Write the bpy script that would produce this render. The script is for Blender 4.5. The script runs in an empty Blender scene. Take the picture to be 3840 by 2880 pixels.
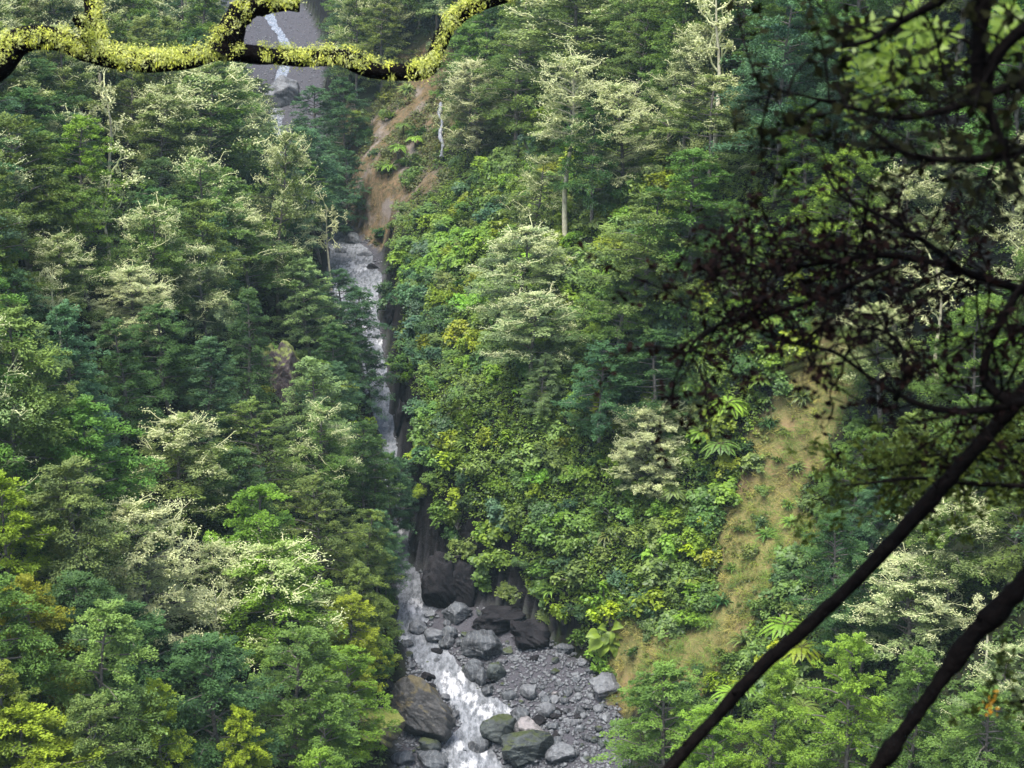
import bpy, bmesh, math, random
import numpy as np
from mathutils import Vector, Matrix

rng = np.random.default_rng(7)
random.seed(7)
R = math.radians
sc = bpy.context.scene
COL = sc.collection

# ------------------------------------------------------------------ camera
CW, CH = 1024, 768
HFOV = R(32.0)
FPX = CW / 2 / math.tan(HFOV / 2)
PITCH = R(17.0)
CZ = 60.0
cam_d = bpy.data.cameras.new("camera")
cam = bpy.data.objects.new("camera", cam_d)
COL.objects.link(cam)
cam.location = (0, 0, CZ)
cam.rotation_euler = (math.pi / 2 - PITCH, 0, 0)
cam_d.angle = HFOV
cam_d.clip_end = 2000
cam_d.clip_start = 0.1
cam_d.dof.use_dof = True
cam_d.dof.focus_distance = 92.0
cam_d.dof.aperture_fstop = cam_d.lens / 1000.0 / 0.0085
sc.camera = cam
sc.render.resolution_x, sc.render.resolution_y = CW, CH

# ------------------------------------------------------------------ light
SUN_EL, SUN_ROT = R(70), R(215)          # high soft light through cloud, from behind the camera and to its side
world = bpy.data.worlds.new("World")
sc.world = world
world.use_nodes = True
wn = world.node_tree
sky = wn.nodes.new("ShaderNodeTexSky")
sky.sky_type = 'NISHITA'
sky.sun_disc = False
sky.sun_elevation = SUN_EL
sky.sun_rotation = SUN_ROT
sky.dust_density = 4.0
sky.air_density = 1.0
wn.links.new(sky.outputs[0], wn.nodes["Background"].inputs[0])
wn.nodes["Background"].inputs[1].default_value = 0.078
sun_d = bpy.data.lights.new("sun", 'SUN')
sun_d.energy = 1.35
sun_d.angle = R(28)
sun_d.color = (1.0, 0.975, 0.93)
sun = bpy.data.objects.new("sun", sun_d)
COL.objects.link(sun)
_sd = Vector((math.sin(SUN_ROT) * math.cos(SUN_EL), math.cos(SUN_ROT) * math.cos(SUN_EL), math.sin(SUN_EL)))
sun.rotation_euler = _sd.to_track_quat('Z', 'Y').to_euler()
sun.location = (0, 0, 150)
sc.view_settings.view_transform = 'Standard'
sc.view_settings.look = 'None'
sc.view_settings.exposure = 2.5
sc.view_settings.gamma = 1.0
try:
    sc.cycles.max_bounces = 6
    sc.cycles.diffuse_bounces = 3
    sc.cycles.glossy_bounces = 2
    sc.cycles.transmission_bounces = 3
    sc.cycles.volume_bounces = 0
    sc.cycles.use_denoising = True
except Exception:
    pass

# ------------------------------------------------------------------ helpers
cp, sp = math.cos(PITCH), math.sin(PITCH)

def ray(u, v):
    a, b = (u - CW / 2) / FPX, (CH / 2 - v) / FPX
    d = np.array([a, cp + b * sp, -sp + b * cp])
    return d / np.linalg.norm(d)

def at_dist(u, v, d):                       # world point seen at a pixel, d metres away
    return np.array([0, 0, CZ]) + ray(u, v) * d

def project(p):
    x, y, z = p[0], p[1], p[2] - CZ
    f = y * cp - z * sp
    up = y * sp + z * cp
    return CW / 2 + FPX * x / f, CH / 2 - FPX * up / f, f

def _hash(ix, iy, s):
    n = (ix * 374761393 + iy * 668265263 + s * 1442695041) & 0xFFFFFFFF
    n = ((n ^ (n >> 13)) * 1274126177) & 0xFFFFFFFF
    return ((n ^ (n >> 16)) & 0xFFFF) / 65535.0

def vnoise(x, y, s=0):
    x = np.asarray(x, float); y = np.asarray(y, float)
    ix, iy = np.floor(x).astype(np.int64), np.floor(y).astype(np.int64)
    fx, fy = x - ix, y - iy
    fx, fy = fx * fx * (3 - 2 * fx), fy * fy * (3 - 2 * fy)
    a, b = _hash(ix, iy, s), _hash(ix + 1, iy, s)
    c, d = _hash(ix, iy + 1, s), _hash(ix + 1, iy + 1, s)
    return (a + (b - a) * fx) * (1 - fy) + (c + (d - c) * fx) * fy

def fbm(x, y, s=0, o=3):
    t, a = 0, 0.5
    for k in range(o):
        t = t + a * (vnoise(x * 2 ** k, y * 2 ** k, s + k) - 0.5)
        a *= 0.5
    return t

# ------------------------------------------------------------------ valley: stream line and height field
ZS0, ZSL = 18.4, 0.16
def zs(y):
    return ZS0 + ZSL * (np.asarray(y, float) - 75.0)

def on_stream(u, v):                        # where the ray meets the sloping stream plane
    d = ray(u, v)
    t = (ZS0 - ZSL * 75.0 - CZ) / (d[2] - ZSL * d[1])
    return d * t + np.array([0, 0, CZ])

WATER = [(900, 440, 560), (820, 440, 530), (768, 438, 505), (745, 446, 488), (722, 462, 522), (705, 455, 508), (690, 441, 478), (670, 424, 462),
         (655, 414, 452), (640, 400, 430), (625, 395, 420), (605, 401, 440), (590, 399, 424), (560, 391, 410),
         (530, 386, 408), (500, 387, 401), (465, 384, 399), (430, 379, 394), (400, 368, 388), (370, 365, 385), (340, 357, 380),
         (310, 336, 377), (280, 327, 381), (250, 331, 368), (225, 306, 332), (190, 284, 304), (150, 268, 284), (100, 268, 280),
         (50, 286, 294), (10, 262, 268)]
BED = [(900, 400, 660), (768, 392, 628), (745, 396, 625), (720, 402, 620), (700, 400, 612), (680, 405, 590), (660, 405, 560),
       (640, 397, 530), (620, 392, 495), (600, 394, 455), (560, 389, 412), (530, 382, 414), (500, 384, 405),
       (430, 374, 398), (400, 362, 393), (340, 350, 388), (310, 330, 379), (280, 322, 388), (250, 328, 382),
       (225, 296, 352), (190, 276, 338), (150, 258, 328), (100, 245, 322), (60, 212, 330), (20, 190, 312), (5, 182, 300)]

def edges(rows):
    ys, l, r = [], [], []
    for v, a, b in rows:
        pa, pb = on_stream(a, v), on_stream(b, v)
        ys.append((pa[1] + pb[1]) / 2); l.append(pa[0]); r.append(pb[0])
    o = np.argsort(ys)
    return np.array(ys)[o], np.array(l)[o], np.array(r)[o]
WY, WL, WR = edges(WATER)
BY, BL, BR = edges(BED)

CLIFF_Y = [40, 74, 80, 84, 90, 112, 125, 150, 260]
CLIFF_R = [0.6, 0.8, 1.6, 3.3, 5.8, 5.8, 3.5, 3.0, 3]
CLIFF_L = [0.6, 1.0, 1.2, 1.5, 2.0, 2.5, 2.0, 2.0, 1]

def height(x, y):
    x = np.asarray(x, float); y = np.asarray(y, float)
    base = zs(y)
    l, r = np.interp(y, BY, BL), np.interp(y, BY, BR)
    wl, wr = np.interp(y, WY, WL), np.interp(y, WY, WR)
    jag = 0.9 * fbm(x / 1.3, y / 1.3, 23) + 0.15 * fbm(x / 0.5, y / 0.5, 29)
    er, el = x - r, l - x
    er = np.where(er > 0, er + jag * np.clip(er, 0, 1), er)
    inw = np.minimum(x - wl, wr - x)                     # inside the water if positive
    bed = base - 0.05 - 0.25 * np.clip(inw * 2, -0.2, 1) + 0.16 * np.clip(-inw, 0, 6)
    bed = bed + 0.25 * fbm(x * 0.9, y * 0.9, 5)
    def side(e, hc, tan1, soft):
        e = np.maximum(e, 0)
        t = np.clip(e / 1.3, 0, 1)
        c = hc * t * t * (3 - 2 * t)
        s = np.where(e < soft, e * tan1, soft * tan1 + (e - soft) * 0.55)
        return c + s
    sr = side(er, np.interp(y, CLIFF_Y, CLIFF_R), 0.93, 24)
    sl = side(el, np.interp(y, CLIFF_Y, CLIFF_L), 0.80, 26)
    edge = base - 0.05 + 0.3
    z = np.where(er > 0, edge + sr, np.where(el > 0, edge + sl, bed))
    e = np.maximum(np.maximum(er, el), 0)
    k = np.clip(e / 5, 0, 1)
    z = z + k * (5.0 * fbm(x / 15, y / 15, 11) + 1.6 * fbm(x / 3.2, y / 3.2, 17))
    return z

TT = np.arange(25, 420, 0.35)
def ground(u, v):                           # first hit of the ray with the valley sides
    d = ray(u, v)
    x, y, z = d[0] * TT, d[1] * TT, CZ + d[2] * TT
    b = z - height(x, y)
    i = np.argmax(b < 0)
    if b[i] >= 0:
        return None
    f = b[i - 1] / (b[i - 1] - b[i])
    t = TT[i - 1] + f * 0.35
    p = d * t + np.array([0, 0, CZ])
    return np.array([p[0], p[1], float(height(p[0], p[1]))])

def dist(p):
    return float(np.linalg.norm(np.array(p) - np.array([0, 0, CZ])))

# ------------------------------------------------------------------ mesh building
def mesh_np(name, V, faces, attrs=None, vattrs=None, mats=(), smooth=False, findex=None):
    """faces: list of int arrays (n, k)"""
    me = bpy.data.meshes.new(name)
    V = np.asarray(V, np.float32)
    me.vertices.add(len(V))
    me.vertices.foreach_set("co", V.ravel())
    loops = np.concatenate([f.ravel() for f in faces]).astype(np.int32)
    sizes = np.concatenate([np.full(len(f), f.shape[1], np.int32) for f in faces])
    starts = np.concatenate([[0], np.cumsum(sizes)[:-1]]).astype(np.int32)
    me.loops.add(len(loops))
    me.loops.foreach_set("vertex_index", loops)
    me.polygons.add(len(sizes))
    me.polygons.foreach_set("loop_start", starts)
    if smooth:
        me.polygons.foreach_set("use_smooth", np.ones(len(sizes), bool))
    for m in mats:
        me.materials.append(m)
    if findex is not None:
        me.polygons.foreach_set("material_index", np.asarray(findex, np.int32))
    me.update(calc_edges=True)
    for k, a in (attrs or {}).items():
        at = me.attributes.new(k, 'FLOAT', 'FACE')
        at.data.foreach_set("value", np.asarray(a, np.float32))
    for k, a in (vattrs or {}).items():
        at = me.attributes.new(k, 'FLOAT', 'POINT')
        at.data.foreach_set("value", np.asarray(a, np.float32))
    return me

def norm(a):
    return a / np.maximum(np.linalg.norm(a, axis=-1, keepdims=True), 1e-9)

def quads(P, N, D, ln, wd):
    """diamond leaves: centre, normal, long axis, length, width -> verts, faces"""
    N = norm(N)
    D = norm(D - N * (D * N).sum(-1, keepdims=True))
    S = np.cross(N, D)
    ln = np.broadcast_to(np.asarray(ln, float), (len(P),))[:, None]
    wd = np.broadcast_to(np.asarray(wd, float), (len(P),))[:, None]
    V = np.stack([P - D * ln / 2, P + S * wd / 2 + D * ln * 0.08, P + D * ln / 2, P - S * wd / 2 + D * ln * 0.08], 1).reshape(-1, 3)
    F = np.arange(len(V)).reshape(-1, 4)
    return V, F

class Geo:
    def __init__(self):
        self.V, self.F, self.n, self.tone, self.pale = [], [], 0, [], []
    def add(self, V, F, tone=0.5, pale=0.0):
        self.V.append(np.asarray(V, float)); self.F.append(np.asarray(F) + self.n); self.n += len(V)
        self.tone.append(np.broadcast_to(np.asarray(tone, float), (len(F),)))
        self.pale.append(np.broadcast_to(np.asarray(pale, float), (len(F),)))
    def mesh(self, name, mats, smooth=False):
        return mesh_np(name, np.concatenate(self.V), self.F,
                       attrs={"tone": np.concatenate(self.tone), "pale": np.concatenate(self.pale)}, mats=mats, smooth=smooth)

def tube(pts, rad, sides=6, cap=True):
    pts = np.asarray(pts, float); n = len(pts)
    rad = np.broadcast_to(np.asarray(rad, float), (n,))
    T = norm(np.gradient(pts, axis=0))
    ref = np.array([0.31, 0.17, 0.93])
    A = norm(np.cross(T, ref)); B = np.cross(T, A)
    an = np.linspace(0, 2 * math.pi, sides, endpoint=False)
    V = (pts[:, None, :] + rad[:, None, None] * (np.cos(an)[None, :, None] * A[:, None, :] + np.sin(an)[None, :, None] * B[:, None, :])).reshape(-1, 3)
    i = np.arange(n - 1)[:, None] * sides; j = np.arange(sides)[None, :]; k = (j + 1) % sides
    F = np.stack([i + j, i + k, i + sides + k, i + sides + j], -1).reshape(-1, 4)
    return V, F

def smooth_path(pts, n):
    pts = np.asarray(pts, float)
    t = np.concatenate([[0], np.cumsum(np.linalg.norm(np.diff(pts, axis=0), axis=1))]); t /= t[-1]
    out = []
    m = len(pts)
    tang = np.gradient(pts, t, axis=0)
    for s in np.linspace(0, 1, n):
        i = min(np.searchsorted(t, s, side='right') - 1, m - 2); h = t[i + 1] - t[i]; q = (s - t[i]) / h
        h00 = 2 * q ** 3 - 3 * q ** 2 + 1; h10 = q ** 3 - 2 * q ** 2 + q; h01 = -2 * q ** 3 + 3 * q ** 2; h11 = q ** 3 - q ** 2
        out.append(h00 * pts[i] + h10 * h * tang[i] + h01 * pts[i + 1] + h11 * h * tang[i + 1])
    return np.array(out)

def link(name, me, parent=None, color=None):
    o = bpy.data.objects.new(name, me)
    COL.objects.link(o)
    if parent is not None:
        o.parent = parent
    if color is not None:
        o.color = (*color, 1)
    return o

def tag(o, label=None, cat=None, group=None, kind=None):
    if label: o["label"] = label
    if cat: o["category"] = cat
    if group: o["group"] = group
    if kind: o["kind"] = kind
    return o

# ------------------------------------------------------------------ materials
def new_mat(name):
    m = bpy.data.materials.new(name); m.use_nodes = True
    nt = m.node_tree
    for n in list(nt.nodes): nt.nodes.remove(n)
    out = nt.nodes.new("ShaderNodeOutputMaterial")
    return m, nt, out

def N(nt, t, **kw):
    n = nt.nodes.new(t)
    for k, v in kw.items():
        if k.startswith("i_"):
            n.inputs[int(k[2:])].default_value = v
        else:
            setattr(n, k, v)
    return n

def mixc(nt, fac, a, b, mode='MIX'):
    m = nt.nodes.new("ShaderNodeMix"); m.data_type = 'RGBA'; m.blend_type = mode
    for s, v in ((m.inputs[0], fac), (m.inputs[6], a), (m.inputs[7], b)):
        if isinstance(v, bpy.types.NodeSocket): nt.links.new(v, s)
        elif isinstance(v, (int, float)): s.default_value = v
        else: s.default_value = (*v, 1)
    return m.outputs[2]

def ramp(nt, src, lo, hi):
    m = N(nt, "ShaderNodeMapRange"); m.inputs[1].default_value = lo; m.inputs[2].default_value = hi
    nt.links.new(src, m.inputs[0]); return m.outputs[0]

def noise(nt, scale, detail=4.0, vec=None, rough=0.6):
    n = N(nt, "ShaderNodeTexNoise"); n.inputs["Scale"].default_value = scale; n.inputs["Detail"].default_value = detail
    n.inputs["Roughness"].default_value = rough
    if vec is not None: nt.links.new(vec, n.inputs["Vector"])
    return n.outputs["Fac"]

def leaf_mat(name, transl=0.28, spec=0.14, rough=0.55, cream=(0.56, 0.58, 0.33)):
    m, nt, out = new_mat(name)
    oi = N(nt, "ShaderNodeObjectInfo")
    at = N(nt, "ShaderNodeAttribute"); at.attribute_name = "tone"
    ap = N(nt, "ShaderNodeAttribute"); ap.attribute_name = "pale"
    young = mixc(nt, 1.0, oi.outputs["Color"], (1.7, 1.65, 1.2), 'MULTIPLY')
    old = mixc(nt, 1.0, oi.outputs["Color"], (0.50, 0.58, 0.72), 'MULTIPLY')
    c = mixc(nt, at.outputs["Fac"], old, young)
    c = mixc(nt, ap.outputs["Fac"], c, cream)
    pb = N(nt, "ShaderNodeBsdfPrincipled")
    nt.links.new(c, pb.inputs["Base Color"]); pb.inputs["Roughness"].default_value = rough
    pb.inputs["Specular IOR Level"].default_value = spec
    tr = N(nt, "ShaderNodeBsdfTranslucent"); nt.links.new(mixc(nt, 1.0, c, (1.15, 1.2, 0.7), 'MULTIPLY'), tr.inputs[0])
    ms = N(nt, "ShaderNodeMixShader"); ms.inputs[0].default_value = transl
    nt.links.new(pb.outputs[0], ms.inputs[1]); nt.links.new(tr.outputs[0], ms.inputs[2])
    nt.links.new(ms.outputs[0], out.inputs[0])
    return m

def bark_mat(name, c1, c2, scale=6.0, rough=0.85, bump=0.4, spec=0.3):
    m, nt, out = new_mat(name)
    tc = N(nt, "ShaderNodeTexCoord")
    f = noise(nt, scale, 6, tc.outputs["Object"])
    pb = N(nt, "ShaderNodeBsdfPrincipled"); pb.inputs["Roughness"].default_value = rough
    pb.inputs["Specular IOR Level"].default_value = spec
    nt.links.new(mixc(nt, ramp(nt, f, 0.35, 0.65), c1, c2), pb.inputs["Base Color"])
    b = N(nt, "ShaderNodeBump"); b.inputs["Strength"].default_value = bump; b.inputs["Distance"].default_value = 0.03
    nt.links.new(f, b.inputs["Height"]); nt.links.new(b.outputs[0], pb.inputs["Normal"])
    nt.links.new(pb.outputs[0], out.inputs[0])
    return m

M_LEAF = leaf_mat("foliage")
M_GLOSS = leaf_mat("broad_foliage", 0.34, 0.25, 0.45)
M_SHADELEAF = leaf_mat("shaded_foliage", 0.3, 0.04, 0.7)  # right foreground leaves, canopy shade put into their colours
M_BARK = bark_mat("bark", (0.06, 0.05, 0.042), (0.16, 0.15, 0.13))
M_PALEBARK = bark_mat("lichen_bark", (0.52, 0.50, 0.34), (0.30, 0.28, 0.20), 3.0)
M_DARKBARK = bark_mat("dark_bark", (0.0007, 0.0005, 0.0005), (0.0028, 0.002, 0.0018), 30, 0.8, 0.6, 0.05)  # near-black wet bark; the right-hand stems also carry canopy shade in it
M_FERN_TRUNK = bark_mat("fern_trunk", (0.02, 0.014, 0.01), (0.06, 0.04, 0.025), 12)

def rock_mat(name, dark, light, moss=None, moss_amt=0.0, vein=0.0, rough=0.55, sc_=1.0, spec=0.35):
    m, nt, out = new_mat(name)
    tc = N(nt, "ShaderNodeTexCoord"); geo = N(nt, "ShaderNodeNewGeometry")
    v = geo.outputs["Position"]
    n1 = noise(nt, 1.1 * sc_, 8, v, 0.68); n2 = noise(nt, 5.0 * sc_, 6, v, 0.7)
    c = mixc(nt, ramp(nt, n1, 0.36, 0.64), dark, light)
    c = mixc(nt, ramp(nt, n2, 0.58, 0.78), c, tuple(min(1, x * 1.9) for x in light))
    if vein:
        w = N(nt, "ShaderNodeTexWave"); w.inputs["Scale"].default_value = 1.3; w.inputs["Distortion"].default_value = 9; w.inputs["Detail"].default_value = 3
        nt.links.new(v, w.inputs["Vector"])
        vm = N(nt, "ShaderNodeMath", operation='MULTIPLY'); nt.links.new(ramp(nt, w.outputs["Fac"], 0.86, 0.99), vm.inputs[0]); vm.inputs[1].default_value = vein
        c = mixc(nt, vm.outputs[0], c, (0.42, 0.44, 0.43))
    if moss:
        sx = N(nt, "ShaderNodeSeparateXYZ"); nt.links.new(geo.outputs["Normal"], sx.inputs[0])
        a = N(nt, "ShaderNodeMath", operation='ADD'); nt.links.new(sx.outputs["Z"], a.inputs[0])
        n3 = noise(nt, 1.6 * sc_, 5, v); b3 = N(nt, "ShaderNodeMath", operation='MULTIPLY'); nt.links.new(n3, b3.inputs[0]); b3.inputs[1].default_value = 2.0
        nt.links.new(b3.outputs[0], a.inputs[1])
        mf = ramp(nt, a.outputs[0], 1.85 - moss_amt, 2.15 - moss_amt)
        mc = mixc(nt, n2, tuple(x * 0.6 for x in moss), tuple(x * 1.5 for x in moss))
        c = mixc(nt, mf, c, mc)
    pb = N(nt, "ShaderNodeBsdfPrincipled"); nt.links.new(c, pb.inputs["Base Color"]); pb.inputs["Roughness"].default_value = rough; pb.inputs["Specular IOR Level"].default_value = spec
    b = N(nt, "ShaderNodeBump"); b.inputs["Strength"].default_value = 0.9; b.inputs["Distance"].default_value = 0.12
    hh = N(nt, "ShaderNodeMath", operation='ADD'); nt.links.new(n1, hh.inputs[0]); nt.links.new(n2, hh.inputs[1])
    nt.links.new(hh.outputs[0], b.inputs["Height"]); nt.links.new(b.outputs[0], pb.inputs["Normal"])
    nt.links.new(pb.outputs[0], out.inputs[0])
    return m

M_ROCK = rock_mat("wet_grey_rock", (0.018, 0.019, 0.023), (0.078, 0.087, 0.096), vein=0.12)
M_ROCKP = rock_mat("pale_grey_rock", (0.045, 0.047, 0.054), (0.14, 0.15, 0.160), vein=0.08)
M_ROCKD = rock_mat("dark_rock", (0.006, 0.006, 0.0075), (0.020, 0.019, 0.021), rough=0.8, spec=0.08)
M_ROCKG = rock_mat("green_stained_rock", (0.014, 0.018, 0.018), (0.055, 0.066, 0.064), (0.03, 0.04, 0.012), 0.2, vein=0.0)
M_ROCKM = rock_mat("mossy_boulder_rock", (0.022, 0.022, 0.022), (0.07, 0.07, 0.07), (0.060, 0.050, 0.024), 0.3)
M_ROCKY = rock_mat("bedded_bank_rock", (0.05, 0.045, 0.03), (0.14, 0.12, 0.07), (0.12, 0.135, 0.025), 0.6)
M_ROCKB = rock_mat("brown_bluff_rock", (0.016, 0.012, 0.013), (0.062, 0.047, 0.048), (0.09, 0.11, 0.025), 0.6)
M_ROCKPK = rock_mat("pink_topped_rock", (0.03, 0.03, 0.03), (0.09, 0.085, 0.085), (0.17, 0.158, 0.16), 0.2, vein=0.2)

# ------------------------------------------------------------------ terrain
def poly_world(pts):
    out = []
    for u, v in pts:
        p = ground(u, v)
        if p is not None: out.append(p)
    return np.array(out)

def seg_dist(X, Y, path, half):
    """distance of points to a world polyline divided by the local half width"""
    best = np.full(X.shape, 1e9)
    for i in range(len(path) - 1):
        a, b = path[i, :2], path[i + 1, :2]; d = b - a; L = max((d * d).sum(), 1e-6)
        t = np.clip(((X - a[0]) * d[0] + (Y - a[1]) * d[1]) / L, 0, 1)
        w = half[i] + (half[i + 1] - half[i]) * t
        best = np.minimum(best, np.hypot(X - a[0] - t * d[0], Y - a[1] - t * d[1]) / w)
    return best

def px_half(path, pxs):
    return np.array([px / FPX * dist(p) for px, p in zip(pxs, path)])

SLIP = poly_world([(832, 378), (812, 420), (790, 460), (768, 510), (772, 560), (756, 605), (725, 640), (690, 662), (650, 672), (615, 678)])
SLIP_W = px_half(SLIP, [32, 44, 44, 40, 42, 46, 42, 34, 24, 17])
ORANGE = poly_world([(432, 70), (415, 100), (400, 130), (388, 165), (372, 205), (362, 235)])
ORANGE_W = px_half(ORANGE, [22, 34, 40, 38, 32, 24]) * 1.0
OCHRE = poly_world([(60, 350), (75, 375), (85, 410)])
OCHRE_W = px_half(OCHRE, [16, 18, 14])

def slip_mask(x, y):
    n = 2.6 * fbm(x / 1.8, y / 1.8, 31, 4)
    return np.clip((1.15 - seg_dist(x, y, SLIP, SLIP_W) + n) / 0.35, 0, 1)
ORP = np.array([(432, 60, 0), (418, 95, 0), (402, 130, 0), (388, 165, 0), (374, 205, 0), (362, 235, 0)], float)
ORW = np.array([20, 38, 46, 44, 34, 24], float)
def orange_mask(x, y):                       # bare slip on the bank about 140 to 180 m away
    u, v, f = project((x, y, height(x, y)))
    n = 1.6 * fbm(x / 2.5, y / 2.5, 37)
    k = np.clip((1.1 - seg_dist(u, v, ORP, ORW) + n) / 0.35, 0, 1)
    return k * (y > 122) * (y < 190) * (x > np.interp(y, BY, BR) - 0.3)

gx = np.concatenate([np.arange(-130, -45, 2.0), np.arange(-45, 50, 0.45), np.arange(50, 131, 2.0)])
gy = np.concatenate([np.arange(22, 62, 1.0), np.arange(62, 150, 0.45), np.arange(150, 235, 0.9), np.arange(235, 421, 4.0)])
GX, GY = np.meshgrid(gx, gy)
GZ = height(GX, GY)
ny_, nx_ = GX.shape
idx = np.arange(nx_ * ny_).reshape(ny_, nx_)
TF = np.stack([idx[:-1, :-1], idx[:-1, 1:], idx[1:, 1:], idx[1:, :-1]], -1).reshape(-1, 4)
bl_, br_ = np.interp(GY, BY, BL), np.interp(GY, BY, BR)
bedmask = np.clip((np.minimum(GX - bl_, br_ - GX) + 0.02) / 0.3, 0, 1)

m, nt, out = new_mat("forest_ground")
geo = N(nt, "ShaderNodeNewGeometry"); pos = geo.outputs["Position"]
def A(name):
    a = N(nt, "ShaderNodeAttribute"); a.attribute_name = name; return a.outputs["Fac"]
n1 = noise(nt, 0.35, 6, pos); n2 = noise(nt, 3.0, 6, pos, 0.7); n3 = noise(nt, 14.0, 4, pos, 0.7)
c = mixc(nt, ramp(nt, n1, 0.4, 0.6), (0.008, 0.010, 0.006), (0.018, 0.026, 0.009))
c = mixc(nt, ramp(nt, n2, 0.45, 0.7), c, (0.015, 0.012, 0.009))
sx = N(nt, "ShaderNodeSeparateXYZ"); nt.links.new(geo.outputs["Normal"], sx.inputs[0])
steep = ramp(nt, sx.outputs["Z"], 0.62, 0.42)
rockc = mixc(nt, ramp(nt, n2, 0.35, 0.65), (0.003, 0.003, 0.0035), (0.016, 0.015, 0.016))  # dark rock, deepened in colour in place of overhang shade
c = mixc(nt, steep, c, rockc)
grav = mixc(nt, ramp(nt, n3, 0.35, 0.65), (0.022, 0.022, 0.026), (0.080, 0.081, 0.092))
grav = mixc(nt, ramp(nt, n2, 0.3, 0.7), grav, (0.05, 0.048, 0.055))
c = mixc(nt, A("bed"), c, grav)
slipc = mixc(nt, ramp(nt, n2, 0.35, 0.65), (0.14, 0.115, 0.045), (0.075, 0.10, 0.026))
slipc = mixc(nt, ramp(nt, n3, 0.45, 0.75), slipc, (0.21, 0.175, 0.08))
slipc = mixc(nt, ramp(nt, n1, 0.52, 0.68), slipc, (0.16, 0.11, 0.06))
c = mixc(nt, A("slip"), c, slipc)
orac = mixc(nt, ramp(nt, n2, 0.38, 0.62), (0.15, 0.10, 0.06), (0.06, 0.055, 0.03))
orac = mixc(nt, ramp(nt, n3, 0.48, 0.72), orac, (0.05, 0.055, 0.025))
orac = mixc(nt, ramp(nt, n1, 0.5, 0.62), orac, (0.15, 0.13, 0.115))
c = mixc(nt, A("orange"), c, orac)
pb = N(nt, "ShaderNodeBsdfPrincipled"); nt.links.new(c, pb.inputs["Base Color"]); pb.inputs["Roughness"].default_value = 0.9; pb.inputs["Specular IOR Level"].default_value = 0.06
b = N(nt, "ShaderNodeBump"); b.inputs["Strength"].default_value = 0.8; b.inputs["Distance"].default_value = 0.15
nt.links.new(n2, b.inputs["Height"]); nt.links.new(b.outputs[0], pb.inputs["Normal"])
nt.links.new(pb.outputs[0], out.inputs[0])
M_GROUND = m
fx, fy = GX.ravel(), GY.ravel()
ter = link("terrain", mesh_np("terrain", np.stack([fx, fy, GZ.ravel()], 1), [TF],
           vattrs={"bed": bedmask.ravel(), "slip": slip_mask(fx, fy), "orange": orange_mask(fx, fy)}, mats=[M_GROUND], smooth=True))
tag(ter, kind="structure")

# ------------------------------------------------------------------ stream water
ys = np.arange(58, 225, 0.16)
cs = np.linspace(0, 1, 48)
wl, wr = np.interp(ys, WY, WL) - 0.25, np.interp(ys, WY, WR) + 0.25
wl = wl + 0.5 * fbm(ys / 2.2, ys * 0, 51); wr = wr + 0.5 * fbm(ys / 2.2, ys * 0, 57)
WX = wl[:, None] + (wr - wl)[:, None] * cs[None, :]
WYY = np.broadcast_to(ys[:, None], WX.shape)
WZ = zs(WYY) - 0.02
SPOTS = [(415, 606, 15, 10), (430, 611, 8, 5), (403, 640, 8, 5), (452, 688, 12, 14), (470, 700, 13, 10), (485, 712, 18, 12), (508, 716, 14, 9), (447, 680, 8, 10), (462, 678, 6, 8),
         (458, 748, 9, 9), (470, 768, 16, 12), (484, 754, 7, 10), (455, 775, 18, 10), (352, 268, 18, 9), (368, 305, 9, 7), (340, 290, 9, 9),
         (380, 342, 8, 5), (362, 352, 7, 5), (402, 528, 7, 12), (397, 548, 7, 10), (395, 500, 6, 8), (362, 330, 8, 6), (386, 425, 4, 5)]
foam = np.zeros(WX.shape)
PU, PV, PF = project((WX, WYY, WZ))
for u, v, ru, rv in SPOTS:                       # places where the stream breaks white
    d = np.hypot((PU - u) / ru, (PV - v) / rv)
    foam = np.maximum(foam, 0.85 * np.clip(1.4 - d, 0, 1))
foam = np.where(WYY > 185, -0.35, foam)
turb = fbm(WX * 1.6, WYY * 0.9, 61, 4)
WZ = WZ + 0.10 * turb + np.maximum(foam, 0) * (0.10 + 0.35 * fbm(WX * 2.2, WYY * 1.3, 67, 3))
idx = np.arange(WX.size).reshape(WX.shape)
WF = np.stack([idx[:-1, :-1], idx[:-1, 1:], idx[1:, 1:], idx[1:, :-1]], -1).reshape(-1, 4)
m, nt, out = new_mat("stream_water")
geo = N(nt, "ShaderNodeNewGeometry")
mp = N(nt, "ShaderNodeMapping"); mp.inputs["Scale"].default_value = (1.5, 0.55, 1.0); nt.links.new(geo.outputs["Position"], mp.inputs[0])
f1 = noise(nt, 1.0, 8, mp.outputs[0], 0.7); f2 = noise(nt, 3.2, 6, mp.outputs[0], 0.7)
at = N(nt, "ShaderNodeAttribute"); at.attribute_name = "foam"
s = N(nt, "ShaderNodeMath", operation='MULTIPLY_ADD'); nt.links.new(f1, s.inputs[0]); s.inputs[1].default_value = 2.0; nt.links.new(at.outputs["Fac"], s.inputs[2])
fm = N(nt, "ShaderNodeMath", operation='MULTIPLY'); nt.links.new(f2, fm.inputs[0]); fm.inputs[1].default_value = 1.6
fs = N(nt, "ShaderNodeMath", operation='ADD'); nt.links.new(fm.outputs[0], fs.inputs[0]); nt.links.new(s.outputs[0], fs.inputs[1])
ff = ramp(nt, fs.outputs[0], 2.32, 3.6)
wc = mixc(nt, ramp(nt, f2, 0.4, 0.62), (0.078, 0.084, 0.092), (0.20, 0.212, 0.23))
wc = mixc(nt, ff, wc, (0.68, 0.69, 0.71))
pb = N(nt, "ShaderNodeBsdfPrincipled"); nt.links.new(wc, pb.inputs["Base Color"])
rr = N(nt, "ShaderNodeMapRange"); nt.links.new(ff, rr.inputs[0]); rr.inputs[3].default_value = 0.18; rr.inputs[4].default_value = 0.7
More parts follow.
